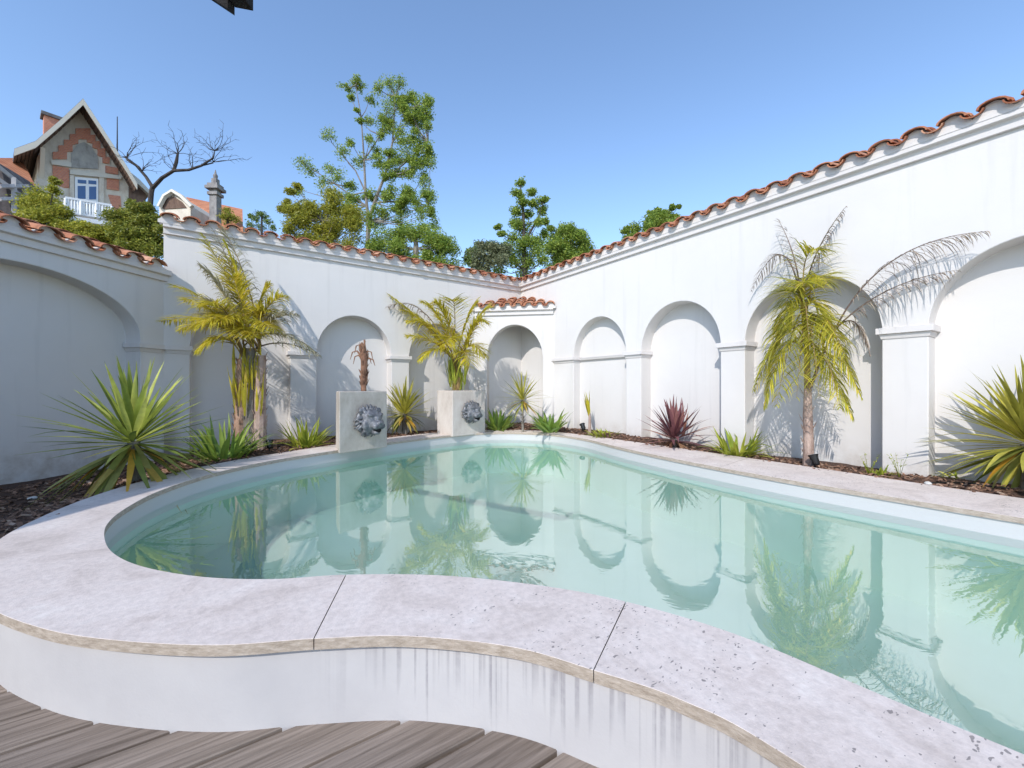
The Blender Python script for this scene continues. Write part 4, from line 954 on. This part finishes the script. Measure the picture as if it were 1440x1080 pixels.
# right-hand flared eave and side wing
m = MB(); q = [fac(176, 236, .3), fac(196, 252, .3), fac(211, 268, .3), fac(211, 274, .3), fac(196, 260, .3), fac(176, 246, .3)]; m.prism(q, -vn * 3); vb(m, 'eave', CREAM)
m = MB(); q = [fac(180, 244), fac(205, 270), fac(205, 420), fac(180, 420)]; m.prism(q, -vn * 3); vb(m, 'side_wing', SOFFIT)
# low wing with orange roof on the left
m = MB(); q = [at(-40, 222, 17.5), at(30, 222, 20), at(50, 262, 18.5), at(-40, 250, 16)]; m.prism(q, -UP * .15); vb(m, 'wing_roof', REDROOF)
m = MB(); q = [at(-40, 246, 16.3), at(0, 230, 16.2), at(44, 268, 17.2), at(44, 420, 17.2), at(-40, 420, 16.3)]; m.prism(q, cw(-.3, .9) * 1.5); vb(m, 'wing_wall', m_stone('dark_timber_wall', (.06, .05, .05), (.12, .10, .10), (.2, .18, .17)))
m = MB()
for (x0, y0, x1, y1) in ((-5, 232, 45, 272), (-10, 246, 40, 282), (0, 262, 40, 262), (0, 280, 45, 280), (20, 250, 20, 300), (38, 262, 38, 300)):
    a, b = at(x0, y0, 16.0 + max(0, x0) * .02), at(x1, y1, 16.0 + max(0, x1) * .02); m.tube([a, b], .09, 4)
vb(m, 'timber_frame', m_stone('grey_timber', (.26, .24, .25), (.36, .34, .34), (.44, .42, .42)))

# neighbouring house with chimney, right of the bare tree
nh = thing('neighbour_house', 'low orange-tiled roof with a slender stone chimney behind the back wall', 'house', at(300, 330, 17)); NO = nh.location.copy()
def nb_(mb, name, mat, parent=nh, **kw):
    mb.v = [tuple(Vector(v) - NO) for v in mb.v]; return mb.build(name, mat, parent, **kw)
m = MB(); m.prism([at(262, 277, 19), at(341, 294, 19), at(342, 330, 16.5), at(250, 330, 16.5)], -UP * .2); nrf = nb_(m, 'roof', REDROOF)
m = MB(); m.prism([at(250, 318, 17.5), at(342, 318, 17.5), at(342, 560, 17.5), at(250, 560, 17.5)], FWD * 4); nb_(m, 'wall', STONE_V)
m = MB(); m.prism([at(224, 330, 16), at(224, 290, 16), at(232, 276, 16), at(243, 270, 16), at(256, 278, 16), at(268, 290, 16), at(268, 330, 16)], FWD * 1.5); gb = nb_(m, 'dormer', STONE_V)
m = MB(); m.prism([at(229, 288, 15.97), at(235, 279, 15.97), at(244, 276, 15.97), at(256, 284, 15.97), at(262, 292, 15.97), at(229, 294, 15.97)], FWD * .05); nb_(m, 'dormer_opening', SOFFIT, gb)
m = MB(); m.tube([at(224, 291, 15.9), at(232, 276, 15.9), at(243, 269, 15.9), at(256, 277, 15.9), at(270, 291, 15.9)], .09, 5); nb_(m, 'coping', CREAM, gb)
m = MB(); c = at(303, 330, 16.4); kk = 16.4 / F
for (x0, x1, y0, y1) in ((-5, 5, 330, 276), (-7, 7, 276, 272), (-4.5, 4.5, 272, 262), (-9, 9, 268, 264), (-7, 7, 264, 260), (-3.5, 3.5, 260, 252)):
    m.box(cw((303 - CX) / F * 16.4, 16.4), RIGHT, FWD, UP, x0 * kk, x1 * kk, x0 * kk, x1 * kk, CZ + (CY - y0) * kk, CZ + (CY - y1) * kk)
m.tube([at(303, 253, 16.4), at(303, 247, 16.4), at(303, 244, 16.4), at(303, 239, 16.4)], [2.2 * kk, 3.0 * kk, 1.4 * kk, .4 * kk], 8); nb_(m, 'chimney', m_stone('sooty_stone', (.12, .11, .11), (.24, .22, .21), (.36, .34, .32)), nrf)
tree('leafy_shrub', 'small bush in front of the orange roof beside the slender chimney', 14, [[(320, 420, 2), (320, 310, 1.5)]], [(318, 296, 6), (323, 303, 7), (314, 305, 6), (322, 312, 8), (330, 308, 6)], T_YEL, BARK_D, .045, 24, group='shrubs behind the left wall')

# ================================================================== house behind the camera (its eave shows at the top)
hs = thing('house', 'house whose dark eave corner hangs into the top of the picture', 'house')
HP = lambda X, Y, z: cw(X, Y, z)
def hbox(X0, X1, Y0, Y1, z0, z1):
    m = MB(); m.box8([HP(X0, Y0, z0), HP(X1, Y0, z0), HP(X1, Y1, z0), HP(X0, Y1, z0), HP(X0, Y0, z1), HP(X1, Y0, z1), HP(X1, Y1, z1), HP(X0, Y1, z1)]); return m
hbox(-9.5, -4.8, -6.5, .95, -.1, 3.3).build('wall', PLASTER, hs)
tip = at(330, 22, 1.6); rd = cw(-1.26, -.30, .70).normalized(); hd_ = Vector((rd.x, rd.y, 0)).normalized(); pd = Vector((-hd_.y, hd_.x, 0)); pd = pd if pd.dot(RIGHT) < 0 else -pd
pd = cw(-.23, -.97); out = -hd_
P4 = lambda s_, v, z: tip + rd * s_ + pd * v + UP * z
m = MB(); m.box8([P4(0, 0, 0), P4(4.2, 0, 0), P4(4.2, .03, 0), P4(0, .03, 0), P4(0, 0, .16), P4(4.2, 0, .16), P4(4.2, .03, .16), P4(0, .03, .16)]); m.build('fascia_board', DARKWOOD, hs)
m = MB(); m.box(tip, out, cw(0, 1), UP, .002, .064, -.05, .0, .032, .30); m.build('rafter_end', DARKWOOD, hs)
m = MB(); m.box(tip, out, cw(0, 1), UP, .026, .044, -.04, .004, .036, .30); m.build('batten', GUTTER, hs)
